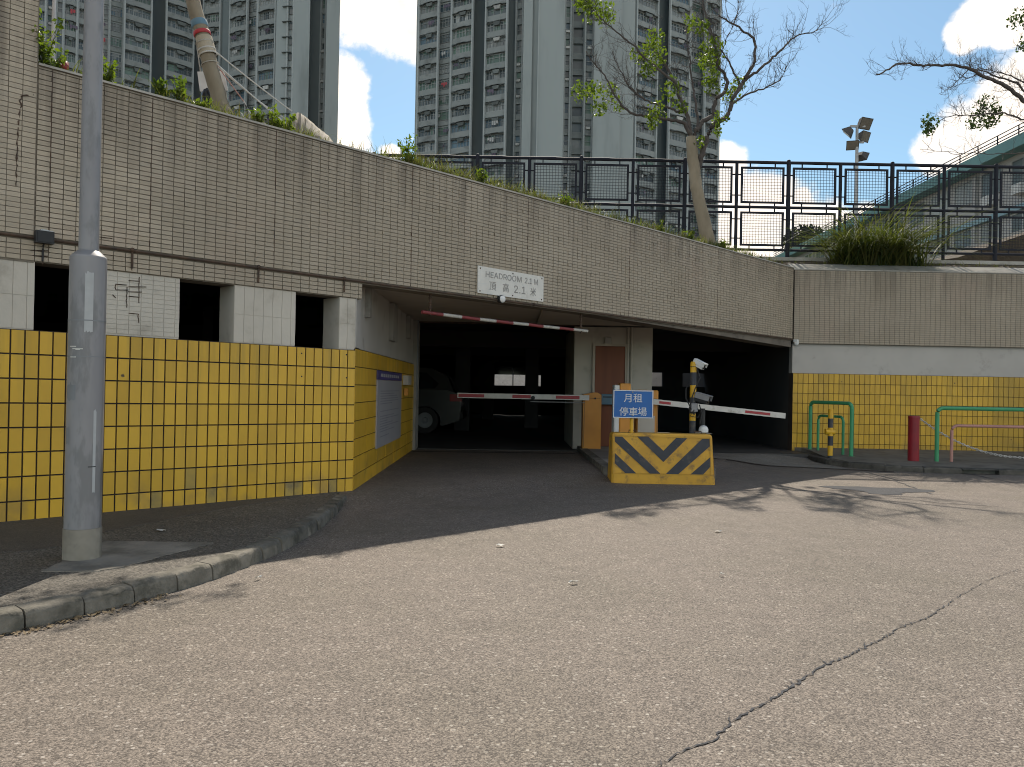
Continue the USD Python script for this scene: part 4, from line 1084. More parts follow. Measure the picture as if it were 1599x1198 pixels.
# ------------------------------------------------------------------ concrete barrier block with chevrons
k0, k1 = on_z(954.8, 755, 0), on_z(1116.2, 757.5, 0)
k1 = np.array([k1[0], k0[1] + (k1[1] - k0[1]) * .3, 0])
bw = float(np.linalg.norm(k1 - k0)); be = (k1 - k0) / bw; bk = np.array([-be[1], be[0], 0]); bh = on_y(1035, 677.5, k0[1] + .06)[2]
BL = thing("barrier_block", "yellow concrete barrier block with black chevrons at the mouth of the car park", "barrier", (k0 + k1) / 2)
BS = .045 / bh                                # lean of the front face
prof = [(0, .0), (.0, .13), (.02, .15), (.05, bh - .03), (.065, bh), (.36, bh), (.375, bh - .03), (.46, .0)]
v = []
for x_, tp in ((0, 1), (.03, 0), (bw - .03, 0), (bw, 1)):
    for (y_, z_) in prof:
        ins = (.008 if x_ < bw / 2 else -.04) * z_ / bh
        sh = .02 if tp else 0
        yy = y_ + (sh if y_ < .2 else -sh); zz = z_ - (sh if z_ > bh * .7 else 0)
        v.append(k0 + be * (x_ + ins) + bk * yy + Z3 * zz)
n_ = len(prof)
f = [[a_ * n_ + k, (a_ + 1) * n_ + k, (a_ + 1) * n_ + (k + 1) % n_, a_ * n_ + (k + 1) % n_] for a_ in range(3) for k in range(n_)]
fq = np.asarray(f); f3 = [[0, k + 1, k] for k in range(1, n_ - 1)] + [[3 * n_, 3 * n_ + k, 3 * n_ + k + 1] for k in range(1, n_ - 1)]
b = MB(); b.add(v, np.vstack([fq[:, [0, 2, 1]], fq[:, [0, 3, 2]], f3]))
BODY = b.build(BL, "body", M["block_yellow"])
# front panel coordinates from the block's own proportions
def BP(cx, cy):
    return ((cx - 540) / 922 * bw, (1115 - cy) / 450 * bh)


slope = (.05 - .02) / (bh - .03 - .15)
fo = k0 + bk * (.02 - slope * .15 - .0035); fz = Z3 + bk * slope
bands = [[(567, 697), (632, 697), (977, 1024), (882, 1024), (567, 742)], [(1345, 704), (1410, 704), (1412, 770), (1132, 1024), (1022, 1024)],
         [(765, 693), (865, 693), (1000, 817), (1112, 700), (1212, 700), (1000, 917)], [(568, 843), (762, 1024), (665, 1024), (568, 936)], [(1418, 866), (1420, 950), (1352, 1024), (1240, 1024)]]
for pl in bands:
    b = MB(); b.prism([BP(*c_) for c_ in pl], fo, be, fz, -bk, .0025); b.build(BL, "chevron", M["block_black"])
rim = Polygon([BP(*c_) for c_ in ((552, 672), (1428, 684), (1436, 1040), (556, 1036))]).difference(Polygon([BP(*c_) for c_ in ((564, 688), (1414, 698), (1421, 1027), (565, 1025))]))
b = MB(); b.prism(rim, fo, be, fz, -bk, .006); b.build(BL, "rim", M["block_yellow"])
b = MB()
for fx in (.18, .82):
    b.tube([k0 + be * bw * fx + bk * .2 + Z3 * (bh - .01), k0 + be * bw * fx + bk * .2 + Z3 * (bh + .035), k0 + be * (bw * fx + .10) + bk * .2 + Z3 * (bh + .035), k0 + be * (bw * fx + .10) + bk * .2 + Z3 * (bh - .01)], .008, 6)
b.build(BL, "lifting_eye", M["rust_dark"])

# blue sign on its post, standing on the block
YS = k0[1] + .17
sg = [on_y(u, v, YS) for u, v in ((957.6, 608.5), (1020.8, 610), (1019.4, 654), (957.0, 652.5))]
sx0, sx1, sz0, sz1 = (sg[0][0] + sg[3][0]) / 2, (sg[1][0] + sg[2][0]) / 2, (sg[2][2] + sg[3][2]) / 2, (sg[0][2] + sg[1][2]) / 2
sw, sh_ = sx1 - sx0, sz1 - sz0
BSG = thing("parking_sign", "blue sign with white Chinese characters on a yellow post on the chevron block", "sign", ((sx0 + sx1) / 2, YS + .03, bh))
b = MB(); b.tm(bevel_box((sx0, YS - .004, sz0), (sx1, YS + .012, sz1), .003)); b.build(BSG, "board", M["sign_blue"])
fr = Polygon([(0, 0), (sw, 0), (sw, sh_), (0, sh_)]).buffer(-.003, join_style=2).difference(Polygon([(0, 0), (sw, 0), (sw, sh_), (0, sh_)]).buffer(-.015, join_style=2))
b = MB(); b.prism(fr, (sx0, YS - .0045, sz0), X1, Z3, (0, -1, 0), .002); b.build(BSG, "border", M["sign_white"])
t = MB(); chs = sh_ * .335
for ch, cx, cy in (("月", 688, 347), ("租", 772, 347), ("停", 651, 468), ("車", 733, 468), ("場", 814, 468)):
    fx, fz_ = (cx - 555) / 357 * sw, (528 - cy) / 251 * sh_
    put_glyph(t, ch, (sx0 + fx - chs * .48, YS - .0045, sz0 + fz_ - chs * .38), X1, Z3, (0, -1, 0), chs)
t.build(BSG, "lettering", M["sign_white"])
xc = on_y(987, 665, YS)[0]
b = MB(); b.tube([(xc, YS + .045, bh - .02), (xc, YS + .045, sz1 - .04)], .028, 12); b.build(BSG, "post", M["post_yellow"], smooth=40)
b = MB()
for z_ in (sz1 - .03, sz0 + .04):
    b.lathe([(0, .008), (.009, .006), (.011, 0)], (xc, YS - .0045, z_), (0, -1, 0), 8); b.box((xc - .045, YS + .0125, z_ - .012), (xc + .045, YS + .02, z_ + .012))
b.build(BSG, "bolt", M["galv"])

# ------------------------------------------------------------------ entry barrier on the left lane
Yg = 15.1
g0, g1 = on_y(909.5, 697, Yg), on_y(937.8, 697, Yg); gt = on_y(923, 614, Yg)[2]
BG = thing("barrier_gate", "orange barrier cabinet with horizontal red and white arm across the left lane", "barrier gate", group="barrier gates of the car park lanes", base=((g0 + g1) / 2 * (1, 1, 0) + Z3 * .17))
b = MB(); b.prism([(g0[0], .17), (g1[0], .17), (g1[0], gt - .03), ((g0[0] + g1[0]) / 2 + .1, gt + .01), ((g0[0] + g1[0]) / 2 + .04, gt + .015), (g0[0], gt - .03)], (0, Yg, 0), X1, Z3, (0, 1, 0), .34); b.build(BG, "cabinet", M["orange_paint"])
b = MB(); b.lathe([(0, .02), (.016, .018), (.02, 0)], (g1[0] - .12, Yg, gt - .10), (0, -1, 0), 10); b.build(BG, "lock", M["black_plastic"])
b = MB(); b.box((g0[0] + .02, Yg - .004, .2), (g0[0] + .026, Yg - .001, gt - .1)); b.box((g0[0] + .02, Yg - .004, gt - .105), (g1[0] - .02, Yg - .001, gt - .10)); b.build(BG, "door_seam", M["block_black"])
ax0 = on_y(714.5, 616.5, Yg - .1); axe = on_y(909, 622, Yg - .1); az_ = (ax0[2] + axe[2]) / 2
b = MB(); b.box((ax0[0], Yg - .12, az_ - .048), (g0[0] + .1, Yg - .075, az_ + .048)); ARM = b.build(BG, "arm", M["white_paint"])
for ua, ub in ((716, 756), (800, 829), (868, 905)):
    xa, xb = on_y(ua, 618, Yg - .12)[0], on_y(ub, 618, Yg - .12)[0]
    b = MB(); b.box((xa, Yg - .124, az_ - .030), (xb, Yg - .121, az_ + .030)); b.build(ARM, "red_reflector", M["red_paint"])
b = MB(); b.lathe([(0, .03), (.035, .028), (.04, 0)], (on_y(832, 620, Yg)[0], Yg - .125, az_ - .02), (0, -1, 0), 10); b.build(ARM, "pivot_joint", M["black_plastic"])
b = MB(); b.box((on_y(828, 630, Yg)[0], Yg - .11, az_ - .10), (g0[0] + .02, Yg - .09, az_ - .088)); b.build(ARM, "lower_rod", M["galv"])

# second gate, right lane
Yh = 13.9
h0, h1 = on_y(994, 672, Yh)[0], on_y(1027.3, 672, Yh)[0]; hz = on_y(1010, 609, Yh)[2]
BG2 = thing("barrier_gate", "orange and cream barrier cabinet behind the blue sign with its arm drooping to the right", "barrier gate", group="barrier gates of the car park lanes", base=((h0 + h1) / 2, Yh + .15, .17))
b = MB(); b.tm(bevel_box((h0, Yh, .17), (h1, Yh + .32, hz), .02)); CAB = b.build(BG2, "cabinet", M["orange_paint"])
b = MB(); b.box((h0 + .02, Yh - .006, .30), (h1 - .06, Yh - .001, .86)); b.build(CAB, "panel", M["cream_paint"])
b = MB(); b.box((h1 - .22, Yh - .005, hz - .17), (h1 - .002, Yh - .001, hz - .155)); b.box((h1 - .02, Yh - .004, .22), (h1 - .012, Yh - .001, hz - .2)); b.build(CAB, "seam", M["block_black"])
a0_, a1_ = on_y(1020, 627.3, Yh - .1), on_y(1226, 649.5, Yh - .1)
d_ = a1_ - a0_; Ln = np.linalg.norm(d_); d_ /= Ln; up_ = np.cross(d_, [0, 1, 0]); up_ = up_ if up_[2] > 0 else -up_
b = MB(); b.obox((a0_ + a1_) / 2, d_ * Ln / 2, np.array([0, .022, 0]), up_ * .047); ARM2 = b.build(BG2, "arm", M["white_paint"])
for ua, ub in ((1029, 1047), (1163, 1202)):
    fa, fb = (ua - 1020) / 206, (ub - 1020) / 206
    b = MB(); b.obox(a0_ + d_ * Ln * (fa + fb) / 2 - np.array([0, .0245, 0]), d_ * Ln * (fb - fa) / 2, np.array([0, .0015, 0]), up_ * .022); b.build(ARM2, "red_reflector", M["red_paint"])
# ticket machine
Yt = 13.0
t0, t1 = on_y(959, 640, Yt)[0], on_y(984.5, 640, Yt)[0]; tz = on_y(970, 598.5, Yt)[2]
TK = thing("ticket_machine", "orange and white ticket machine showing just above the blue sign", "ticket machine", ((t0 + t1) / 2, Yt + .15, .17))
b = MB(); b.tm(bevel_box((t0 + .09, Yt, .17), (t1, Yt + .30, tz), .015)); b.build(TK, "housing", M["orange_paint"])
b = MB(); b.tm(bevel_box((t0, Yt + .01, .17), (t0 + .088, Yt + .29, tz - .03), .012)); b.build(TK, "side_panel", M["white_plastic"])
b = MB(); b.box((t0 + .13, Yt - .005, .95), (t1 - .03, Yt - .001, 1.15)); b.build(TK, "display", M["car_glass"])
w0, w1 = on_y(938.5, 623, YD - .1), on_y(962, 623, YD - .1)
CBX = thing("control_box", "dark blue box on the wall below the brown door, left of the blue sign", "control box", (w0[0], YD - .05, w0[2]))
b = MB(); b.tm(bevel_box((w0[0], YD - .16, w0[2] - .11), (w1[0] + .2, YD - .05, w0[2] + .10), .01)); b.build(CBX, "casing", M["band_blue"])
b = MB(); b.box((w0[0] + .03, YD - .165, w0[2] + .03), (w1[0] + .15, YD - .161, w0[2] + .05)); b.build(CBX, "slot", M["black_plastic"])

# camera post behind the block
Yc = 11.75
cxp = on_y(1082, 620, Yc)[0]; ctop = on_y(1081, 564.5, Yc)[2]
CPT = thing("camera_post", "round post banded yellow and black behind the chevron block carrying cameras", "post", (cxp, Yc, .17))
zl = [ctop] + [on_y(1081, v_, Yc)[2] for v_ in (581.5, 601.5, 620.5, 646, 657)] + [.17]
for k in range(6):
    b = MB()
    pr_ = [(.046, zl[k + 1]), (.046, zl[k])] if k else [(.046, zl[1]), (.046, ctop - .02), (.035, ctop - .004), (0, ctop)]
    b.lathe(pr_, (cxp, Yc, 0), Z3, 16); b.build(CPT, "band", M["post_yellow" if k % 2 == 0 else "block_black"], smooth=50, label=("yellow" if k % 2 == 0 else "black") + " band of the post")
b = MB(); b.lathe([(.0475, ctop - .085), (.0475, ctop - .075)], (cxp, Yc, 0), Z3, 16); b.lathe([(.11, .17), (.11, .185), (.04, .19)], (cxp, Yc, 0), Z3, 16); b.build(CPT, "clamp", M["black_plastic"])
def camera_box(name, label, P, yaw, pitch, L, w, h, m1, m2):
    T = thing(name, label, "camera", P, group="cameras on the banded post")
    f_ = np.array([math.cos(yaw) * math.cos(pitch), math.sin(yaw) * math.cos(pitch), -math.sin(pitch)])
    s_ = np.cross(f_, Z3); s_ /= np.linalg.norm(s_); u_ = np.cross(s_, f_)
    b = MB(); b.obox(P, f_ * L / 2, s_ * w / 2, u_ * h / 2); b.build(T, "body", M[m1])
    b = MB(); b.obox(P + u_ * (h / 2 + .006) + f_ * L * .08, f_ * L * .58, s_ * w * .58, u_ * .005); b.obox(P + f_ * L * .08 + s_ * w * .56 + u_ * h * .2, f_ * L * .56, s_ * .004, u_ * h * .3); b.obox(P + f_ * L * .08 - s_ * w * .56 + u_ * h * .2, f_ * L * .56, s_ * .004, u_ * h * .3); b.build(T, "hood", M[m2])
    b = MB(); b.lathe([(w * .36, 0), (w * .36, .012), (w * .28, .014), (0, .006)], P + f_ * L / 2, f_, 12); b.build(T, "lens", M["car_glass"])
    b = MB(); b.tube([P - u_ * h / 2, P - u_ * (h / 2 + .03) - f_ * .05, np.array([cxp, Yc, P[2] - h / 2 - .05])], .012, 6); b.build(T, "arm", M["black_plastic"])


camera_box("security_camera", "white box camera at the very top of the yellow and black post", np.array([on_y(1091, 569, Yc)[0], Yc - .02, on_y(1091, 569, Yc)[2]]), -.7, .45, .17, .095, .09, "white_plastic", "white_plastic")
camera_box("security_camera", "black camera with white visor halfway down the yellow and black post", np.array([on_y(1095, 620, Yc)[0], Yc - .05, on_y(1095, 622, Yc)[2]]), -.6, .25, .20, .12, .12, "black_plastic", "galv")
b = MB()
for k, pts in enumerate((((1088, 574), (1093, 590), (1086, 606), (1080, 622), (1076, 640)), ((1078, 596), (1071, 608), (1071, 622), (1077, 634), (1084, 648), (1090, 638)), ((1084, 640), (1078, 650), (1090, 652), (1096, 640)), ((1092, 632), (1096, 645), (1093, 662)))):
    P_ = np.array([on_y(u, v, Yc - .07 - .01 * k) for u, v in pts]); b.tube(P_, .009, 6)
b.build(CPT, "cable", M["cable"])
b = MB(); q_ = on_y(1084, 636, Yc - .06); b.tm(bevel_box(q_ - (.05, .03, .07), q_ + (.05, .03, .06), .008)); b.build(CPT, "connection_box", M["galv"])
q_ = on_y(1097, 640, Yc + .1)
ST2 = thing("stand", "slim black stand with white dome behind the right end of the chevron block", "stand", (q_[0], Yc + .1, .17))
b = MB(); b.tube([(q_[0], Yc + .1, .17), (q_[0], Yc + .1, q_[2] + .02)], [.05, .04], 12); b.build(ST2, "column", M["black_plastic"], smooth=40)
dm = on_y(1098.5, 671, Yc - .12)
b = MB(); b.lathe([(.068, -.04), (.07, 0), (.062, .03), (.04, .055), (0, .066)], dm, Z3, 20); b.build(ST2, "dome", M["white_plastic"], smooth=60)
b = MB(); b.lathe([(.0, -.075), (.03, -.07), (.045, -.042)], dm, Z3, 16); b.tube([dm - Z3 * .05, (dm[0], Yc + .1, dm[2] - .05)], .02, 8); b.build(ST2, "lens", M["car_glass"], smooth=60)

# ------------------------------------------------------------------ parked car deep in the left lane
Yk = 20.0; xr = on_y(718, 620, Yk)[0]
CAR = thing("parked_car", "white sports utility vehicle, garage gloom put into its paint, parked behind the left lane", "car", (xr - 2.2, Yk + .9, PAV))
cp0 = lambda x, z: (xr - 4.5 + x, z + PAV)
body = [(0.05, .35), (0, .55), (.08, .85), (.95, 1.02), (4.15, 1.08), (4.42, 1.0), (4.50, .72), (4.46, .38), (4.1, .26), (.4, .26)]
from shapely.geometry import Point
bpoly = Polygon(body).buffer(.04).difference(Point(.95, .30).buffer(.40)).difference(Point(3.62, .30).buffer(.40))
b = MB(); b.prism(Polygon([cp0(*p) for p in bpoly.exterior.coords]), (0, Yk, 0), X1, Z3, (0, 1, 0), 1.8); BD = b.build(CAR, "body", M["car_paint_shaded"])
cab = [(1.0, 1.02), (1.75, 1.60), (2.2, 1.69), (3.7, 1.68), (4.15, 1.50), (4.36, 1.05)]
v = []
for y_, sh in ((.0, 0), (.0, 1), (1.8, 1), (1.8, 0)):
    pass
lo_ = [cp0(*p) for p in cab]
V = [[x, Yk + .06 + (z - 1.1) * .30 * (z > 1.1), z] for x, z in lo_] + [[x, Yk + 1.74 - (z - 1.1) * .30 * (z > 1.1), z] for x, z in lo_]
n_ = len(cab)
Ff = [[k, (k + 1) % n_, n_ + (k + 1) % n_] for k in range(n_)] + [[k, n_ + (k + 1) % n_, n_ + k] for k in range(n_)] + [[0, k, k + 1] for k in range(1, n_ - 1)] + [[n_, n_ + k + 1, n_ + k] for k in range(1, n_ - 1)]
b = MB(); b.add(V, Ff); b.build(CAR, "cabin", M["car_paint_shaded"])
for pl in ([(1.35, 1.12), (1.85, 1.53), (2.35, 1.58), (2.35, 1.12)], [(2.42, 1.12), (2.42, 1.58), (3.2, 1.58), (3.3, 1.12)], [(3.38, 1.14), (3.30, 1.57), (3.62, 1.56), (3.95, 1.28), (3.85, 1.16)]):
    b = MB(); pp = [cp0(*p) for p in pl]
    yy = lambda z: Yk + .06 + (z - PAV * 0 - 1.1) * .30 * (z > 1.1) - .006
    b.add([[x, yy(z), z] for x, z in pp], [[0, k, k + 1] for k in range(1, len(pp) - 1)]); b.build(CAR, "window", M["car_glass"])
b = MB(); b.obox(np.array([cp0(4.27, 1.30)[0] + .012, Yk + .9, 1.40]), (.004, 0, .0), (0, .62, 0), (-.10, 0, .20)); b.build(CAR, "rear_window", M["car_glass"])
for wx in (.95, 3.62):
    b = MB(); b.lathe([(.2, -.11), (.33, -.1), (.345, -.06), (.345, .06), (.33, .1), (.2, .11)], (xr - 4.5 + wx, Yk + .14, PAV + .345), (0, 1, 0), 28); W = b.build(CAR, "wheel", M["rubber"], smooth=40)
    b = MB(); b.lathe([(.0, -.07), (.06, -.085), (.08, -.06), (.19, -.075), (.215, -.11)], (xr - 4.5 + wx, Yk + .14, PAV + .345), (0, 1, 0), 20); b.build(W, "rim", M["galv_dark"], smooth=30)
b = MB(); b.obox(np.array([xr - .12, Yk - .03, PAV + .93]), (.13, 0, 0), (0, .035, 0), (0, 0, .09)); b.obox(np.array([xr + .03, Yk + .12, PAV + .93]), (.02, 0, 0), (0, .14, 0), (0, 0, .09)); b.build(CAR, "tail_light", M["tail_red"])
b = MB(); b.obox(np.array([xr + .03, Yk + .9, PAV + .48]), (.05, 0, 0), (0, .88, 0), (0, 0, .10)); b.build(CAR, "bumper", M["rubber"])

# ------------------------------------------------------------------ pavement furniture on the right
rb = on_z(1426, 721.5, PAV); rr_ = 8.2 * rb[1] / F; rt = on_y(1426, 649.5, rb[1])[2]
def bollard(P, label, topz):
    T = thing("bollard", label, "bollard", P, group="red bollards joined by the chain")
    b = MB(); b.lathe([(rr_, 0), (rr_, topz - P[2] - .05), (rr_ * 1.04, topz - P[2] - .045), (rr_ * 1.04, topz - P[2] - .01), (rr_ * .96, topz - P[2]), (0, topz - P[2] + .003)], P, Z3, 28); b.build(T, "shaft", M["bollard_red"], smooth=40)
    b = MB(); b.lathe([(rr_ * 1.12, 0), (rr_ * 1.12, .012), (rr_, .02)], P, Z3, 28); b.build(T, "base_ring", M["bollard_red"], smooth=40)
    b = MB(); q = P + Z3 * (topz - P[2] - .06); b.tube([q + X1 * rr_ * .9, q + X1 * (rr_ + .03)], .012, 6); b.build(T, "chain_lug", M["galv_dark"])


bollard(rb, "dark red bollard at the kerb holding the left end of the pale chain", rt)
rb2 = rb + np.array([4.05, -.05, 0]); bollard(rb2, "second dark red bollard at the far right end of the sagging chain", rt)
ce0 = on_y(1437.5, 654.5, rb[1] - .02)
lowp = on_y(1580, 714.5, rb[1] - .02)
half = (rb2[0] - rb[0]) / 2
CH = thing("chain", "pale steel chain sagging to the right from the dark red bollard", "chain", ce0)
N_ = 4000; xx = np.linspace(0, 1, N_)
x0_, x1_ = ce0[0], rb2[0] - rr_ - .02
zz_ = lowp[2] + (ce0[2] - lowp[2]) * (np.abs(2 * xx - 1) ** 2.1)
cv = np.stack([x0_ + (x1_ - x0_) * xx, np.full(N_, rb[1] - .02), zz_], 1)
Lc = np.r_[0, np.cumsum(np.linalg.norm(np.diff(cv, axis=0), axis=1))]
lk = .044; nl = int(Lc[-1] / lk)
b = MB()
for k in range(nl):
    c0, c1 = (np.array([np.interp(l, Lc, cv[:, d_]) for d_ in range(3)]) for l in (k * lk, (k + 1) * lk))
    t_ = (c1 - c0) / np.linalg.norm(c1 - c0); s_ = np.array([0, 1, 0]) if k % 2 else np.cross(t_, [0, 1, 0])
    ang = np.linspace(0, 2 * np.pi, 10)
    b.tube([(c0 + c1) / 2 + t_ * math.cos(a_) * .031 + s_ * math.sin(a_) * .015 for a_ in ang], .0068, 5, cap=False)
b.build(CH, "link", M["chain"], smooth=60)


def hoop(name, label, Pa, Pb, z1, rad, mat, bend=.10, group=None):
    T = thing(name, label, "railing", Pa, group or "tubular railings on the right pavement")
    t_ = Pb - Pa; t_[2] = 0; L_ = np.linalg.norm(t_); t_ /= L_
    a = [Pa + Z3 * -.03]
    pts = [Pa * (1, 1, 0) + Z3 * (z1 - bend)] + [Pa * (1, 1, 0) + t_ * bend * (1 - math.cos(q)) + Z3 * (z1 - bend + bend * math.sin(q)) for q in np.linspace(.2, math.pi / 2, 6)]
    pts2 = [Pb * (1, 1, 0) - t_ * bend * (1 - math.cos(q)) + Z3 * (z1 - bend + bend * math.sin(q)) for q in np.linspace(math.pi / 2, .2, 6)] + [Pb * (1, 1, 0) + Z3 * (z1 - bend)]
    b = MB(); b.tube(pts + pts2, rad, 12); b.build(T, "rail", M[mat], smooth=50)
    for P in (Pa, Pb):
        b = MB(); b.tube([P - Z3 * .02, P * (1, 1, 0) + Z3 * (z1 - bend)], rad, 12); b.build(T, "leg", M[mat], smooth=50)
    b = MB()
    for P in (Pa, Pb):
        b.lathe([(rad * 1.8, 0), (rad * 1.8, .008), (rad, .014)], P, Z3, 14)
    b.build(T, "base_plate", M[mat])
    return T


pa = on_z(1264.5, 703, .15); pb = on_z(1329, 713, .13)
hoop("hoop_railing", "taller green hoop railing at the inner corner of the tiled wall", pa, pb, on_y(1300, 629, (pa[1] + pb[1]) / 2)[2], .036, "rail_green")
pa = on_z(1273.5, 703.5, .15) + np.array([0, -.12, 0]); pb = on_z(1315, 711, .13) + np.array([0, -.03, 0])
hoop("hoop_railing", "smaller green hoop railing nested inside the taller green hoop", pa, pb, on_y(1294, 650, (pa[1] + pb[1]) / 2)[2], .026, "rail_green")
pa = on_z(1462.5, 722.5, PAV); hoop("long_railing", "long green tubular railing running off to the right along the kerb", pa, pa + np.array([3.9, -.08, 0]), on_y(1500, 638, pa[1])[2], .036, "rail_green")
pa = on_z(1485.5, 723, PAV) + np.array([0, -.0, 0]); hoop("long_railing", "lower faded pink tubular railing beside the green one", pa, pa + np.array([3.9, -.08, 0]), on_y(1500, 665, pa[1])[2], .027, "rail_pink")
yp = on_z(1296, 723.5, .02); yp[2] = 0
YPT = thing("marker_post", "short yellow and black marker post with a cross piece in front of the green hoops", "marker post", yp)
zv = [on_y(1297, v_, yp[1])[2] for v_ in (639, 653.5, 668, 681, 696, 711.5, 724)]; zv[-1] = 0
for k in range(6):
    b = MB(); b.tube([yp * (1, 1, 0) + Z3 * zv[k + 1], yp * (1, 1, 0) + Z3 * zv[k]], .046, 12); b.build(YPT, "band", M["post_yellow" if k in (0, 2, 4) else "block_black"], smooth=40, label=("yellow" if k in (0, 2, 4) else "black") + " band of the marker post")
b = MB(); b.tube([yp * (1, 1, 0) + Z3 * (zv[2] + zv[3]) / 2 - X1 * .095, yp * (1, 1, 0) + Z3 * (zv[2] + zv[3]) / 2 + X1 * .075], .055, 12); b.build(YPT, "cross_piece", M["post_yellow"], smooth=40)

# ------------------------------------------------------------------ litter
rg = np.random.default_rng(14)
for u, v, sz, lab in ((255, 829, .05, "scrap of crumpled white paper on the dark left pavement"), (403, 904, .035, "small white scrap lying on the sunlit road just off the left kerb"), (895, 911, .035, "white scrap lying alone in the middle of the sunlit road"),
                      (1121, 831, .035, "bright white scrap on the road below the chevron block"), (1128, 899, .025, "tiny pale scrap on the road right of the middle one"), (505, 753, .05, "white scrap at the foot of the yellow wall near the corner"), (781, 853, .03, "pale flattened scrap on the road below the left lane")):
    zz = PAV if (u == 255 or u == 505) else 0.0
    P = on_z(u, v, zz + .004)
    an = np.sort(rg.uniform(0, 2 * np.pi, 9))
    V = [[P[0], P[1], P[2] + .012]] + [[P[0] + math.cos(a_) * sz * rg.uniform(.6, 1.4), P[1] + math.sin(a_) * sz * rg.uniform(.5, 1.1), P[2] + rg.uniform(.004, .022)] for a_ in an]
    b = MB(); b.add(V, [[0, 1 + k, 1 + (k + 1) % 9] for k in range(9)]); top("paper_scrap", b, M["paper"], lab, "litter", group="scraps of litter on the ground")
b = MB()
for k in range(260):
    u, v = rg.uniform(-30, 250), 0
    q_ = QL[np.argmin([abs(px([a_[0], a_[1], 0])[0] - u) for a_ in QL])]
    P = np.array([q_[0] + abs(rg.normal(0, .05)) + .01, q_[1] + rg.normal(0, .03), .006])
    s_ = rg.uniform(.006, .018); a_ = rg.uniform(0, 6.3)
    e1 = np.array([math.cos(a_), math.sin(a_), rg.normal(0, .3)]) * s_; e2 = np.array([-math.sin(a_), math.cos(a_), rg.normal(0, .3)]) * s_ * .5
    b.add([P - e1, P - e2, P + e1, P + e2], [[0, 1, 2], [0, 2, 3]])
top("dry_leaves", b, M["dry_leaf"], "crumbs of dry leaves gathered along the foot of the left kerb", "leaf litter", kind="stuff")
# ------------------------------------------------------------------ fence on the deck
YF = 17.42
FN = thing("mesh_fence", "tall dark blue steel fence of square mesh panels along the top of the car park", "fence", (6, YF, 4.3))
pu = [1231 + 81 * k for k in range(-8, 6)]
zt_f, zm_f, zb_f = on_y(1231, 254.5, YF)[2], on_y(1231, 324.5, YF)[2], on_y(1231, 391, YF)[2]
pxs = [on_y(u, 300, YF)[0] for u in pu]
for k, x in enumerate(pxs):
    thick = .046 if (k % 2 == 0) else .036
    b = MB(); b.tube([(x, YF, 4.18), (x, YF, zt_f + (.03 if k % 2 == 0 else 0))], thick, 10)
    if k % 2 == 0:
        b.sphere((x, YF, zt_f + .045), .042, 1, (1, 1, .6)); b.box((x - .07, YF - .06, 4.301), (x + .07, YF + .06, 4.315))
    b.build(FN, "post", M["fence_steel"], smooth=40)
for z_, r_ in ((zt_f, .036), (zm_f, .033), (zb_f, .030)):
    b = MB(); b.tube([(pxs[0] - .5, YF, z_), (pxs[-1] + 1.2, YF, z_)], r_, 8); b.build(FN, "rail", M["fence_steel"], smooth=40)
for k in range(len(pxs) - 1):
    for lo, hi in ((zm_f, zt_f), (zb_f, zm_f)):
        if lo < zm_f - .1 and k < 3:
            continue
        x0, x1 = pxs[k] + .115, pxs[k + 1] - .115
        z0, z1 = lo + .105, hi - .125
        w_ = .022
        b = MB()
        for a_, c_ in (((x0 - w_, z0 - w_), (x1 + w_, z0 + w_)), ((x0 - w_, z1 - w_), (x1 + w_, z1 + w_)), ((x0 - w_, z0 + w_), (x0 + w_, z1 - w_)), ((x1 - w_, z0 + w_), (x1 + w_, z1 - w_))):
            b.box((a_[0], YF - .016, a_[1]), (c_[0], YF + .016, c_[1]))
        for fx in (.2, .8):
            xm = x0 + (x1 - x0) * fx
            b.box((xm - .012, YF - .01, z1 + w_), (xm + .012, YF + .01, hi - .015)); b.box((xm - .012, YF - .01, lo + .015), (xm + .012, YF + .01, z0 - w_))
            zz = z0 + (z1 - z0) * fx
            b.box((pxs[k] + .02, YF - .01, zz - .012), (x0 - w_, YF + .01, zz + .012)); b.box((x1 + w_, YF - .01, zz - .012), (pxs[k + 1] - .02, YF + .01, zz + .012))
        PF = b.build(FN, "panel_frame", M["fence_steel"])
        b = MB(); r_ = .00436
        nxx = 14
        for q in range(1, nxx):
            xm = x0 + (x1 - x0) * q / nxx; b.box((xm - r_, YF - .004, z0), (xm + r_, YF, z1))
        nzz = 12
        for q in range(1, nzz):
            zz = z0 + (z1 - z0) * q / nzz; b.box((x0, YF + .001, zz - r_), (x1, YF + .005, zz + r_))
        b.build(PF, "wire_mesh", M["fence_steel"])
b = MB(); b.box((-4.5, YF - .11, 3.7), (20, YF + .12, 4.30)); top("fence_kerb", b, M["coping"], "pale concrete kerb carrying the dark mesh fence", "kerb wall")


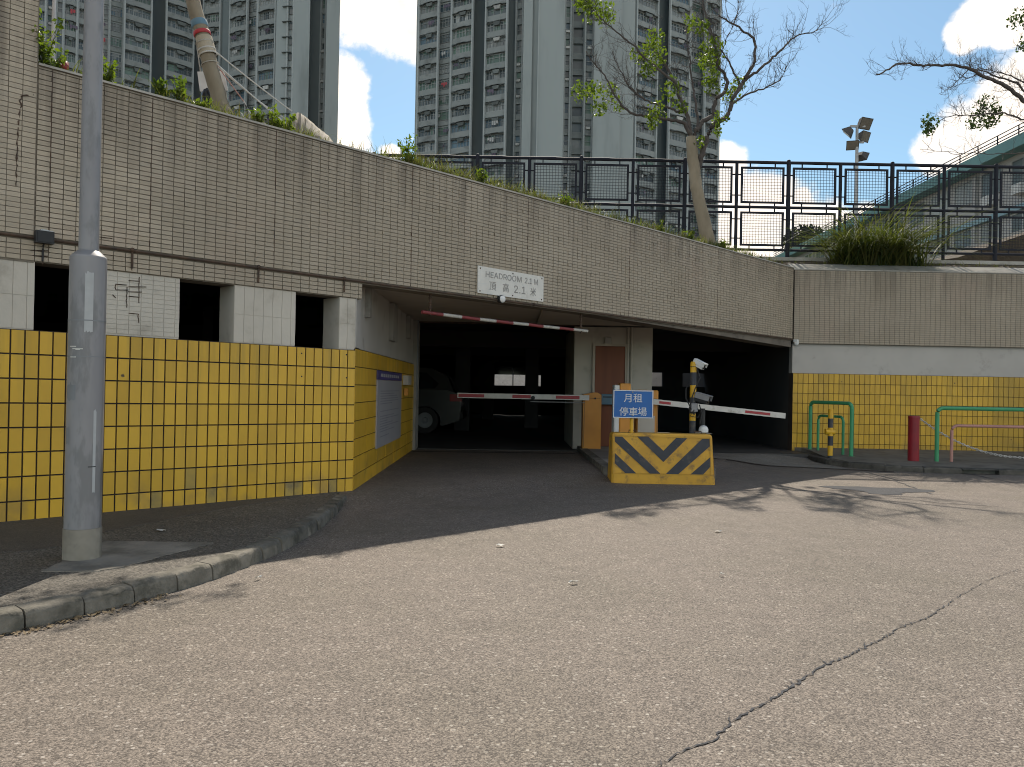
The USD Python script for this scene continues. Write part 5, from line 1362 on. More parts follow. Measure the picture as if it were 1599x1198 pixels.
# ------------------------------------------------------------------ plants
def blades(mb, base, n, L, rg, spread=.5, width=.012, droop=.6, seg=4, rad=.1, az=None):
    for _ in range(n):
        a = rg.uniform(0, 2 * np.pi) if az is None else az + rg.normal(0, .6)
        l = L * rg.uniform(.5, 1.15); sp = spread * rg.uniform(.15, 1.1); dr = droop * rg.uniform(.4, 1.3)
        ra = rg.uniform(0, 2 * np.pi); rr2 = rad * math.sqrt(rg.random())
        o = base + np.array([math.cos(ra) * rr2, math.sin(ra) * rr2, 0])
        d = np.array([math.cos(a), math.sin(a), 0]); s = np.array([-d[1], d[0], 0]) * width * rg.uniform(.6, 1.3) / 2
        t = np.linspace(0, 1, seg + 1)
        C = o + d * (l * (sp * t + dr * .5 * t ** 2.2))[:, None] + Z3 * (l * (t - dr * .55 * t ** 2.6))[:, None]
        wv = (1 - t ** 1.7)
        V = np.vstack([C + s * wv[:, None], C - s * wv[:, None]])
        k = seg + 1
        mb.add(V, [[i_, i_ + 1, k + i_ + 1, k + i_] for i_ in range(seg)])


def leaves(mb, c, n, r, size, rg, sq=(1, 1, 1), hang=.3):
    u = rg.normal(0, 1, (n, 3)); u /= np.linalg.norm(u, axis=1, keepdims=True)
    P = np.asarray(c) + u * (r * rg.random((n, 1)) ** .45) * np.asarray(sq)
    d = rg.normal(0, 1, (n, 3)); d[:, 2] -= hang; d /= np.linalg.norm(d, axis=1, keepdims=True)
    s = np.cross(d, rg.normal(0, 1, (n, 3))); s /= np.linalg.norm(s, axis=1, keepdims=True)
    nn_ = np.cross(d, s)
    l = size * rg.uniform(.6, 1.3, (n, 1))
    V = np.stack([P - d * l * .5, P + s * l * .26 + nn_ * l * .08, P + d * l * .5, P - s * l * .26 + nn_ * l * .08], 1).reshape(-1, 3)
    i_ = np.arange(n) * 4
    mb.add(V, np.vstack([np.stack([i_, i_ + 1, i_ + 2], 1), np.stack([i_, i_ + 2, i_ + 3], 1)]))


rg = np.random.default_rng(77)
# strip of weeds and grass along the parapet top
gr, gd = MB(), MB()
u_dens = [(100, .1), (230, .4), (300, 1.0), (440, 1.3), (470, .6), (520, .3), (600, .35), (640, 1.3), (700, 1.2), (760, .9), (860, .9), (940, 1.0), (1000, .8), (1060, 1.2), (1130, 1.4), (1200, .8)]
for k in range(2100):
    u = rg.uniform(95, 1215) if k < 1300 else rg.uniform(590, 1215)
    if rg.random() > np.interp(u, *zip(*u_dens)) / 1.4:
        continue
    s = s_at(u); o = FP(s, 4.0, -.06 - abs(rg.normal(0, .15)))
    if o[1] > 17.0: continue
    L_ = rg.uniform(.10, .28) * (1.15 if u > 600 else .9)
    blades(gr if rg.random() < .78 else gd, o, int(rg.integers(3, 8)), L_, rg, .5, .010, .8, 3, .06)
for k in range(150):       # dry tall stalks right of the towers' gap
    u = rg.normal(705, 45) if k < 90 else rg.uniform(780, 1060)
    s = s_at(u); o = FP(s, 4.0, -.2 - abs(rg.normal(0, .3)))
    blades(gd, o, 2, rg.uniform(.3, .7), rg, .5, .007, 1.0, 5, .06)
for k in range(260):       # in front of the fence on the right
    x = rg.uniform(4.6, 12); o = np.array([x, rg.uniform(16.9, 17.28), 4.04 + .1 * rg.random()])
    blades(gr if rg.random() < .55 else gd, o, 5, rg.uniform(.06, .16), rg, .6, .010, .8, 3, .07)
top("grass", gr, M["grass"], "green grass and low weeds growing along the top of the parapet", "grass", kind="stuff")
top("dry_grass", gd, M["grass_dry"], "dry straw-coloured grass among the weeds on the parapet", "grass", kind="stuff")
WEEDS = [(68, 78, .50, "tall leafy weed squeezed against the blank tiled block"), (85, 103, .22, "low leafy weed at the foot of the thin white pole"), (176, 122, .25, "leafy weed just right of the lamp post on the parapet"), (258, 152, .24, "bright leafy weed nearest the lamp post between it and the leaning trunk"),
         (288, 158, .26, "leafy weed immediately left of the leaning trunk"), (318, 172, .17, "low weeds in front of the black bag"), (408, 190, .20, "weed behind the white cloth right of the leaning trunk"), (435, 196, .24, "spreading weed left of the beige sacking"), (455, 208, .2, "weed at the left end of the beige sacking"),
         (646, 255, .42, "bright leafy weed where the fence rail meets the parapet"), (760, 292, .24, "small green weed below the left part of the fence"), (890, 322, .26, "green weed below the fourth fence panel"), (1040, 360, .22, "leafy weed left of the pale tree trunk"), (1085, 378, .22, "low weed at the foot of the pale tree trunk"), (1135, 385, .18, "small weed right of the pale tree trunk")]
for u, v, h_, lab in WEEDS:
    s = s_at(u); o = FP(s, 4.0, -.14)
    T = thing("weed", lab, "weed", o, group="weeds along the top of the tiled parapet")
    b, st_ = MB(), MB()
    for k in range(int(5 + h_ * 14)):
        a = rg.uniform(0, 6.28); tip = o + np.array([math.cos(a) * h_ * .5 * rg.random(), math.sin(a) * h_ * .5 * rg.random(), h_ * rg.uniform(.5, 1.1)])
        st_.tube([o, (o + tip) / 2 + rg.normal(0, .02, 3), tip], [.005, .003, .0015], 4, cap=False)
        for q in np.linspace(.35, 1, 6):
            leaves(b, o + (tip - o) * q, 3, .045, .055, rg)
    b.build(T, "foliage", M["leaf"]); st_.build(T, "stem", M["leaf_dark"])
# big ornamental grass clump in front of the fence
ob = np.array([on_y(1368, 405, 17.05)[0], 17.05, 4.03])
OG = thing("grass_clump", "large arching clump of long green grass in front of the mesh fence", "plant", ob)
rgc = np.random.default_rng(9)
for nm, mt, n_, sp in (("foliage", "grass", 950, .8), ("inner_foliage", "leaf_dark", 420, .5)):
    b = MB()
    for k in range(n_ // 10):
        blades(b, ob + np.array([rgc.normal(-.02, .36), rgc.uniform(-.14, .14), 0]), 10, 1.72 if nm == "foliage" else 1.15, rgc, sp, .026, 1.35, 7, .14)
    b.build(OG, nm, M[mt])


# ------------------------------------------------------------------ trees
def wob(pts, n, amp, rg):
    P = np.asarray(pts, float)
    from scipy.interpolate import PchipInterpolator
    L = np.r_[0, np.cumsum(np.linalg.norm(np.diff(P, axis=0), axis=1))]
    q = np.linspace(0, L[-1], n)
    Q = np.stack([PchipInterpolator(L, P[:, k])(q) for k in range(3)], 1)
    Q[1:-1] += rg.normal(0, amp, (n - 2, 3))
    return Q


def twigs(mb, Q, rg, n, L, r, up=.5, depth=2, start=.25):
    m = len(Q)
    for _ in range(n):
        f = rg.uniform(start, 1.0); k = min(int(f * (m - 1)), m - 2)
        o = Q[k] + (Q[k + 1] - Q[k]) * rg.random()
        t = Q[k + 1] - Q[k]; t /= np.linalg.norm(t)
        d = t * rg.uniform(.2, .9) + rg.normal(0, .55, 3) + Z3 * up * rg.random(); d /= np.linalg.norm(d)
        l = L * rg.uniform(.4, 1.2)
        pts = [o]; dd = d.copy()
        for q in range(4):
            dd = dd + rg.normal(0, .24, 3) + Z3 * .10; dd /= np.linalg.norm(dd)
            pts.append(pts[-1] + dd * l / 4)
        pts = np.array(pts)
        mb.tube(pts, np.linspace(r, r * .35, 5), 4, cap=False)
        if depth > 1:
            twigs(mb, pts, rg, int(rg.integers(2, 5)), l * .5, r * .55, up, depth - 1, .3)


YT_ = 16.4
def tp(pts, Y, dep):
    return [on_y(u, v, Y + d) for (u, v), d in zip(pts, dep)]


trunk_px = [(1112, 412), (1107, 382), (1099, 345), (1092, 315), (1087, 290), (1084, 262), (1081, 238), (1079, 214)]
tbase = on_y(1112, 412, YT_)
TR = thing("street_tree", "nearly bare tree with a pale trunk and few bright leaf tufts beside the mesh fence", "tree", tbase)
rt_ = np.random.default_rng(31)
Q = wob(tp(trunk_px, YT_, [0] * 8), 24, .006, rt_)
b = MB(); b.tube(Q, np.interp(np.linspace(0, 1, 24), [0, .15, .5, .85, 1], [.185, .15, .125, .12, .10]), 14); b.build(TR, "trunk", M["bark_pale"], smooth=True)
LIMBS = [([(1090, 262), (1098, 235), (1114, 195), (1137, 181), (1143, 158), (1159, 129), (1178, 92), (1180, 66), (1163, 50), (1140, 35), (1122, 25)], .075, -.5),
         ([(1159, 129), (1190, 105), (1220, 78), (1250, 53), (1271, 50), (1285, 32)], .038, -.3),
         ([(1081, 215), (1098, 190), (1114, 179), (1117, 158), (1132, 142), (1135, 124), (1119, 100), (1117, 79), (1110, 50), (1100, 18), (1096, -30)], .062, .4),
         ([(1154, 135), (1140, 100), (1125, 76), (1105, 45), (1085, 20)], .028, .5),
         ([(1079, 216), (1075, 186), (1064, 158), (1054, 130), (1038, 100), (1022, 74), (1014, 40)], .060, .5),
         ([(1078, 210), (1062, 190), (1027, 184), (993, 179), (967, 160), (946, 121), (925, 97), (915, 80)], .048, -.6),
         ([(1068, 176), (1027, 163), (1006, 155), (985, 137), (969, 110), (956, 82)], .034, .2),
         ([(1054, 128), (1012, 95), (983, 66), (954, 42), (930, 20), (912, -5)], .034, -.4),
         ([(1141, 164), (1169, 147), (1196, 137), (1219, 124), (1227, 100)], .030, .3),
         ([(1090, 206), (1086, 160), (1080, 120), (1074, 70), (1070, 20)], .036, .8),
         ([(1119, 100), (1135, 60), (1150, 25), (1155, -20)], .022, .1)]
for pts, r_, dp in LIMBS:
    n_ = len(pts) * 5
    dep = np.linspace(0, dp, len(pts)) if pts[0][1] > 200 else dp * .5 + np.linspace(0, dp, len(pts)) * .5
    Q = wob(tp(pts, YT_, dep), n_, .010, rt_)
    b = MB(); b.tube(Q, np.linspace(r_ * .85, r_ * .17, n_), 8); LB = b.build(TR, "limb", M["twig"], smooth=True)
    b = MB(); twigs(b, Q, rt_, int(9 + len(pts) * 3.6), .56, .0056, .5, 3, .3); b.build(LB, "twigs", M["twig"])
for u, v, rr2, n_ in ((922, 12, .26, 150), (945, 22, .24, 130), (908, 0, .18, 70), (998, 85, .17, 60), (1022, 66, .24, 120), (1026, 92, .2, 90), (1012, 108, .15, 60), (906, 143, .20, 80), (928, 140, .16, 60), (952, 146, .20, 80), (935, 170, .16, 60), (965, 167, .10, 30), (1050, 142, .26, 90), (1024, 178, .22, 90), (1020, 192, .12, 40), (1111, 82, .30, 170), (1106, 98, .22, 100), (1112, 128, .22, 110), (1078, 34, .17, 50), (1097, 44, .17, 60), (1154, 132, .16, 70), (1140, 148, .2, 80), (1124, 188, .16, 50), (1093, 224, .14, 30), (1120, 205, .10, 30), (1065, 168, .12, 30)):
    b = MB(); leaves(b, on_y(u, v, YT_ + rt_.normal(0, .3)), int(n_ * 1.25), rr2 * 1.12, .092, rt_, (1, 1, 1.1), .8); b.build(TR, "leaf_tuft", M["leaf"], kind="stuff")

# right-hand tree, trunk outside the frame
YR_ = 18.4
rb_ = on_y(1735, 420, YR_); rb_[2] = 4.2
T2 = thing("street_tree", "almost leafless dark branches reaching in from the right edge under the clouds", "tree", rb_)
Q = wob([rb_, on_y(1728, 330, YR_), on_y(1712, 260, YR_)], 12, .01, rt_)
b = MB(); b.tube(Q, np.linspace(.17, .12, 12), 12); b.build(T2, "trunk", M["bark"], smooth=True)
L2 = [([(1712, 262), (1660, 215), (1599, 160), (1582, 143), (1561, 130), (1533, 118), (1514, 107), (1488, 102), (1465, 102), (1439, 102), (1416, 99.5), (1401, 100), (1383, 112), (1368, 116)], .065, -.5),
      ([(1700, 250), (1640, 180), (1599, 141), (1588, 130), (1563, 122), (1533, 111), (1512, 106)], .045, .2),
      ([(1690, 240), (1630, 155), (1599, 130), (1578, 118), (1560, 112), (1525, 108)], .035, .4),
      ([(1700, 255), (1640, 205), (1599, 188), (1582, 182), (1563, 177), (1540, 178), (1516, 181), (1493, 180), (1465, 190)], .032, -.3),
      ([(1710, 285), (1620, 240), (1540, 240), (1516, 240), (1492, 241), (1474, 236), (1436, 233)], .016, -.2),
      ([(1514, 107), (1500, 122), (1480, 140), (1466, 147)], .012, 0), ([(1530, 117), (1512, 122), (1498, 132), (1488, 137)], .012, .1),
      ([(1700, 245), (1640, 120), (1599, 75), (1588, 70)], .04, .3)]
for pts, r_, dp in L2:
    n_ = len(pts) * 5
    Q = wob(tp(pts, YR_, np.linspace(0, dp, len(pts))), n_, .010, rt_)
    b = MB(); b.tube(Q, np.linspace(r_, r_ * .25, n_), 8); LB = b.build(T2, "limb", M["twig"], smooth=True)
    b = MB(); twigs(b, Q, rt_, int(5 + len(pts) * (5.5 if r_ > .03 else 2.0)), .48, .0056, .75, 3, .35); b.build(LB, "twigs", M["twig"])
for u, v, rr2, n_ in ((1537, 165, .24, 110), (1530, 185, .26, 130), (1548, 188, .18, 80), (1515, 195, .12, 40), (1555, 175, .14, 50), (1451, 192, .2, 110), (1449, 205, .12, 40), (1592, 30, .25, 120), (1599, 70, .18, 50)):
    b = MB(); leaves(b, on_y(u, v, YR_ + rt_.normal(0, .2)), int(n_ * 1.2), rr2 * 1.1, .088, rt_, (1, 1, 1), .7); b.build(T2, "leaf_tuft", M["leaf_dark"], kind="stuff")

# leaning transplanted tree on the left
YL_ = 8.55
lt = [(357, 205), (351, 182), (337.6, 138), (326, 96), (318.4, 63), (312.6, 42), (301, 0), (293, -45), (283, -100), (277, -150)]
lb_ = on_y(357, 205, YL_)
T3 = thing("leaning_tree", "leaning pruned tree trunk with blue and red bands held by white ropes", "tree", lb_)
Q = wob(tp(lt, YL_, [0] * len(lt)), 30, .003, rt_)
b = MB(); b.tube(Q, np.interp(np.linspace(0, 1, 30), [0, .1, .5, 1], [.115, .087, .078, .067]), 16); b.build(T3, "trunk", M["bark_pale"], smooth=True)
for pts, r_, leafy in (([(284, -95), (250, -150), (200, -220), (150, -290)], .04, 0), ([(277, -150), (290, -230), (330, -320)], .045, 0), ([(280, -120), (380, -170), (500, -110), (600, -45)], .035, 8)):  # third limb is unseen, shaped to cast leaf shade beside the kerb
    Q2 = wob(tp(pts, YL_, np.linspace(0, 2.2 if leafy else .5, len(pts))), 16, .012, rt_)
    b = MB(); b.tube(Q2, np.linspace(r_, r_ * .3, 16), 8); LB = b.build(T3, "limb", M["bark"], smooth=True)
    b = MB(); twigs(b, Q2, rt_, 12, .45, .008, .4, 2, .2); b.build(LB, "twigs", M["twig"])
    b = MB()
    for q in range(leafy):
        leaves(b, Q2[int(rt_.integers(9, 16))] + rt_.normal(0, .12, 3), 22, .18, .10, rt_)
    b.build(LB, "foliage", M["leaf"])
tax = on_y(312.6, 42, YL_) - on_y(318.4, 63, YL_); tax /= np.linalg.norm(tax)
def band(p_px, h, r, name, mat, lab):
    P = on_y(*p_px, YL_)
    b = MB(); b.lathe([(r * 1.09, -h / 2), (r * 1.18, -h / 2 + .006), (r * 1.19, 0), (r * 1.17, h / 2 - .006), (r * 1.09, h / 2)], P, tax, 24); b.build(T3, name, M[mat], smooth=50, label=lab)
band((311.5, 38), .075, .073, "cloth_band", "band_blue", "blue band around the trunk")
band((315.5, 53), .045, .078, "cloth_band", "band_red", "red band around the trunk")
band((321.5, 72), .19, .075, "bark_wrap", "wrap_cloth", "beige sacking wrapped round the trunk")
for p_, h in (((323, 79), .018), ((325, 86), .018), ((320, 68), .012), ((328, 101), .01)):
    band(p_, h, .083, "rope_turn", "rope", None)
# board hanging behind the trunk, black bag, cloth, ropes, sacking
def slab_px(name, label, cat, quad, Y, mat, th=.012):
    P = [on_y(u, v, Y) for u, v in quad]
    T = None
    b = MB(); V = P + [p + np.array([0, th, 0]) for p in P]
    b.add(V, [[0, 3, 2, 1], [4, 5, 6, 7], [0, 1, 5, 4], [1, 2, 6, 5], [2, 3, 7, 6], [3, 0, 4, 7]])
    return top(name, b, M[mat], label, cat)
slab_px("hanging_board", "blank off-white board hung behind the leaning trunk", "board", ((308, 112), (350, 111), (355.5, 141), (312, 142.5)), YL_ + .17, "pole_white")
b = MB(); rb3 = on_y(323, 153, YL_ + .16)
mm = trimesh.creation.icosphere(3, 1.0); vv = np.asarray(mm.vertices); vv = vv * (1 + .35 * (meshkit.noise(vv * 2.2, 4)[:, None] - .5)) * np.array([.062, .05, .10])
b.add(vv + rb3, mm.faces); top("plastic_bag", b, M["bag_black"], "black plastic bag hanging under the board behind the leaning trunk", "bag", smooth=40)
b = MB(); P0_, P1_, P2_, P3_ = (on_y(u, v, YL_ + .25) for u, v in ((381, 158), (383, 192), (400, 190), (388, 172)))
n_ = 8
ring = []
for k in range(n_ + 1):
    f = k / n_; a_ = P0_ + (P1_ - P0_) * f; c_ = P0_ + (P2_ - P0_) * f
    ring.append([a_ + (c_ - a_) * q + np.array([0, .03 * math.sin(q * 9 + k), 0]) for q in np.linspace(0, 1, 6)])
V = np.array(ring).reshape(-1, 3); V2 = V + np.array([0, .006, 0])
fq = [[k * 6 + q, k * 6 + q + 1, (k + 1) * 6 + q + 1, (k + 1) * 6 + q] for k in range(n_) for q in range(5)]
b.add(V, fq); b.add(V2, [f_[::-1] for f_ in fq]); top("hanging_cloth", b, M["cloth_white"], "narrow white cloth hanging from the red tipped rope", "cloth")
def rope(name, label, pts, Y, r, mat, sag=.02):
    P = np.array([on_y(u, v, y) for (u, v), y in zip(pts, Y)])
    q = np.linspace(0, 1, 14); Q = P[0] + (P[-1] - P[0]) * q[:, None]; Q[:, 2] -= sag * np.sin(np.pi * q)
    b = MB(); b.tube(Q, r, 6); return top(name, b, M[mat], label, "rope", group="ropes tied to the leaning trunk")
rope("guy_rope", "upper white guy rope running from the leaning trunk to the top of the beige sacking", [(331, 76), (456, 174)], [YL_, 9.15], .0075, "rope", .01)
rope("guy_rope", "lower white guy rope running from the leaning trunk down behind the weeds", [(336, 98), (454, 200)], [YL_, 9.05], .0085, "rope", .01)
rope("guy_rope", "thin white rope just under the upper guy rope", [(338, 103), (452, 190)], [YL_, 9.2], .005, "rope", .03)
rope("guy_rope", "short pinkish rope with the white cloth at its lower end", [(338, 101), (381, 159)], [YL_, YL_ + .25], .006, "rail_pink", .0)
rope("guy_rope", "short white rope on the left holding up the blank board", [(306.5, 66), (313, 112)], [YL_ - .02, YL_ + .17], .006, "rope", .0)
# beige sacking bundle
b = MB()
sp = [(457, 178, 206), (463, 176, 209), (470, 177, 212), (478, 183, 214), (486, 190, 217), (495, 198, 219), (504, 205, 221.5), (513, 212, 224), (517, 219, 225)]
rgt = np.random.default_rng(8); ring = []
for k, (u, v0, v1) in enumerate(np.array([[np.interp(q, np.arange(9), [r_[i_] for r_ in sp]) for i_ in range(3)] for q in np.linspace(0, 8, 33)])):
    row = []
    for j_, q in enumerate(np.linspace(0, 1, 9)):
        Yq = 9.25 - .26 * math.sin(q * math.pi * .55) + .035 * math.sin(k * 1.3 + q * 2) + rgt.normal(0, .008)
        row.append(on_y(u, v0 + (v1 + 3 - v0) * q + rgt.normal(0, .3), Yq))
    ring.append(row)
V = np.array(ring).reshape(-1, 3); Vb = V + np.array([0, .30, .0]); n_ = 9
fq = [[k * n_ + q, (k + 1) * n_ + q, (k + 1) * n_ + q + 1, k * n_ + q + 1] for k in range(32) for q in range(n_ - 1)]
off_ = len(V)
cap = [[k * n_, k * n_ + off_, (k + 1) * n_ + off_, (k + 1) * n_] for k in range(32)] + [[q, q + 1, q + 1 + off_, q + off_] for q in range(n_ - 1)] + [[32 * n_ + q, 32 * n_ + q + off_, 32 * n_ + q + 1 + off_, 32 * n_ + q + 1] for q in range(n_ - 1)]
b.add(np.vstack([V, Vb]), fq + [[x + off_ for x in f_[::-1]] for f_ in fq] + cap)
top("sacking_bundle", b, M["tarp"], "beige sacking draped over a bundle at the end of the white ropes", "sacking", smooth=50)
# thin white pole and red bag by the blank block
P = fac(82, 104, -.5)
b = MB(); P0_ = on_y(81.5, 104, P[1]); P0_[2] = 3.9; ptop = on_y(85.5, -10, P[1]); b.tube([P0_, (ptop[0], P[1], 5.6)], .016, 10); top("white_pole", b, M["pole_white"], "thin bright white pole standing behind the parapet left of the lamp post", "pole", smooth=40)
P = fac(97, 106, -.22)
mm = trimesh.creation.icosphere(3, 1.0); vv = np.asarray(mm.vertices); vv = vv * (1 + .4 * (meshkit.noise(vv * 1.8, 9)[:, None] - .5)) * np.array([.055, .05, .05])
b = MB(); b.add(vv + P + Z3 * .02, mm.faces); top("red_bag", b, M["pot_red"], "small crumpled dark red bag on the parapet beside the thin white pole", "bag", smooth=40)

# ------------------------------------------------------------------ floodlight mast
YM = 40.0
mb_ = on_y(1337, 395, YM); mb_[2] = 0; mtop = on_y(1338.5, 196, YM)
FM = thing("floodlight_mast", "slim grey floodlight mast with a cluster of lamp heads behind the mesh fence", "floodlight mast", mb_)
b = MB(); b.tube([mb_, (mb_[0] + (mtop[0] - mb_[0]) * .5, YM, (mb_[2] + mtop[2]) / 2), mtop], [.17, .12, .07], 12); b.build(FM, "mast", M["mast"], smooth=50)
b = MB(); b.box((mtop[0] - .35, YM - .05, mtop[2] - .1), (mtop[0] + .4, YM + .05, mtop[2])); b.box((mtop[0] - .4, YM - .05, mtop[2] - .9), (mtop[0] + .35, YM + .05, mtop[2] - .8)); b.build(FM, "cross_arm", M["mast"])
for u, v, yaw, pit, s in ((1348, 192, -1.2, .5, .37), (1326, 205, 2.6, .75, .33), (1347, 213, -1.0, .35, .33), (1331, 226, -1.9, .5, .30), (1345, 243, .6, .55, .30)):
    P = on_y(u, v, YM + .1)
    f_ = np.array([math.cos(yaw) * math.cos(pit), math.sin(yaw) * math.cos(pit), -math.sin(pit)]); s_ = np.cross(f_, Z3); s_ /= np.linalg.norm(s_); u_ = np.cross(s_, f_)
    V = [P + f_ * a_ * s + s_ * i_ * w_ * s + u_ * j_ * h_ * s for a_, w_, h_ in ((.55, 1.0, .8), (-.5, .45, .35)) for i_, j_ in ((-1, -1), (1, -1), (1, 1), (-1, 1))]
    b = MB(); b.add(V, [[4, 7, 6, 5], [0, 1, 5, 4], [1, 2, 6, 5], [2, 3, 7, 6], [3, 0, 4, 7], [0, 3, 2, 1]]); H = b.build(FM, "lamp_head", M["flood_housing"])
    b = MB(); b.quad(*[P + f_ * .56 * s + s_ * i_ * .88 * s + u_ * j_ * .68 * s for i_, j_ in ((-1, -1), (1, -1), (1, 1), (-1, 1))]); b.build(H, "glass", M["flood_glass"])

# ------------------------------------------------------------------ school block on the right
XS = 28.4
SCH = thing("school_block", "long grey block with teal roof edge and railing receding behind the fence at right", "school building", (XS, 44, 4))
zf = lambda u, v: on_x(u, v, XS)[2]
Zr, Zt, Zb = zf(1595.6, 204), zf(1598, 219), zf(1598, 237)
Y0s, Y1s = 39.5, 84.0
b = MB(); b.box((XS, Y0s, 0), (XS + 14, Y1s, Zb + .3)); SWL = b.build(SCH, "wall", M["school_wall"])
b = MB(); b.box((XS - .9, Y0s - .4, Zb), (XS + 14, Y1s + .4, Zt)); b.build(SCH, "roof_edge", M["school_teal"])
b = MB(); ypos = np.arange(Y0s, Y1s, 1.9)
for y_ in ypos:
    b.tube([(XS - .75, y_, Zt), (XS - .75, y_, Zr)], .035, 6)
for z_ in (Zr, Zt + (Zr - Zt) * .62, Zt + (Zr - Zt) * .3):
    b.tube([(XS - .75, Y0s, z_), (XS - .75, Y1s, z_)], .03, 6)
b.build(SCH, "roof_railing", M["fence_steel"])
fl = [Zb - .55]
for lev in range(3):
    zt2 = Zb - .35 - lev * 3.05; zb2 = zt2 - 1.35
    if lev:
        b = MB(); b.box((XS - .28, Y0s, zt2 + .12), (XS - .003, Y1s, zt2 + .42)); b.build(SCH, "floor_band", M["school_blue"])
    if lev == 1:
        b = MB(); b.box((XS - .10, Y0s, zb2 - 1.15), (XS - .002, Y1s, zb2 - .06)); b.build(SCH, "blue_panel", M["school_blue"])
    y_ = Y0s + .6
    while y_ < Y1s - 3:
        b = MB()
        for a_, c_ in ((0, .07), (.95, 1.01), (1.93, 2.0)):
            b.box((XS - .05, y_ + a_, zb2), (XS + .06, y_ + c_, zt2))
        b.box((XS - .05, y_, zb2 - .06), (XS + .06, y_ + 2.0, zb2)); b.box((XS - .05, y_, zt2), (XS + .06, y_ + 2.0, zt2 + .05))
        W = b.build(SCH, "window", M["win_frame"])
        b = MB(); b.quad((XS - .006, y_, zb2), (XS - .006, y_ + 2.0, zb2), (XS - .006, y_ + 2.0, zt2), (XS - .006, y_, zt2)); b.build(W, "pane", M["pane_dark" if rg.random() < .75 else "pane_pale"])
        if rg.random() < .25:
            b = MB(); b.box((XS - .5, y_ + .5, zb2 - .7), (XS - .02, y_ + 1.3, zb2 - .15)); b.build(W, "air_conditioner", M["ac_unit"])
        y_ += 2.9
    y_ = Y0s
    while y_ < Y1s:
        b = MB(); b.box((XS - .22, y_ + .05, zb2 - 1.4), (XS - .001, y_ + .35, zt2 + .08)); y_ += 8.7
        b.build(SCH, "pier", M["school_wall"])
# far dark trees beyond the school
for u, v, r_, lab in ((1257, 379, 2.6, "dark far tree at the left end of the school roofline"), (1266, 384, 2.0, "lower dark far tree in front of the far end of the school")):
    P = on_y(u, v, 92.0)
    T = thing("far_tree", lab, "tree", (P[0], P[1], 0), group="far dark trees beyond the school block")
    b = MB(); b.tube([(P[0], P[1], 0), P], [.35, .15], 8); b.build(T, "trunk", M["bark"])
    b = MB(); leaves(b, P, 1400, r_, .55, rg, (1, 1, .8), 0); b.build(T, "crown", M["far_leaf"])

# ------------------------------------------------------------------ tower blocks
FLH = 2.75


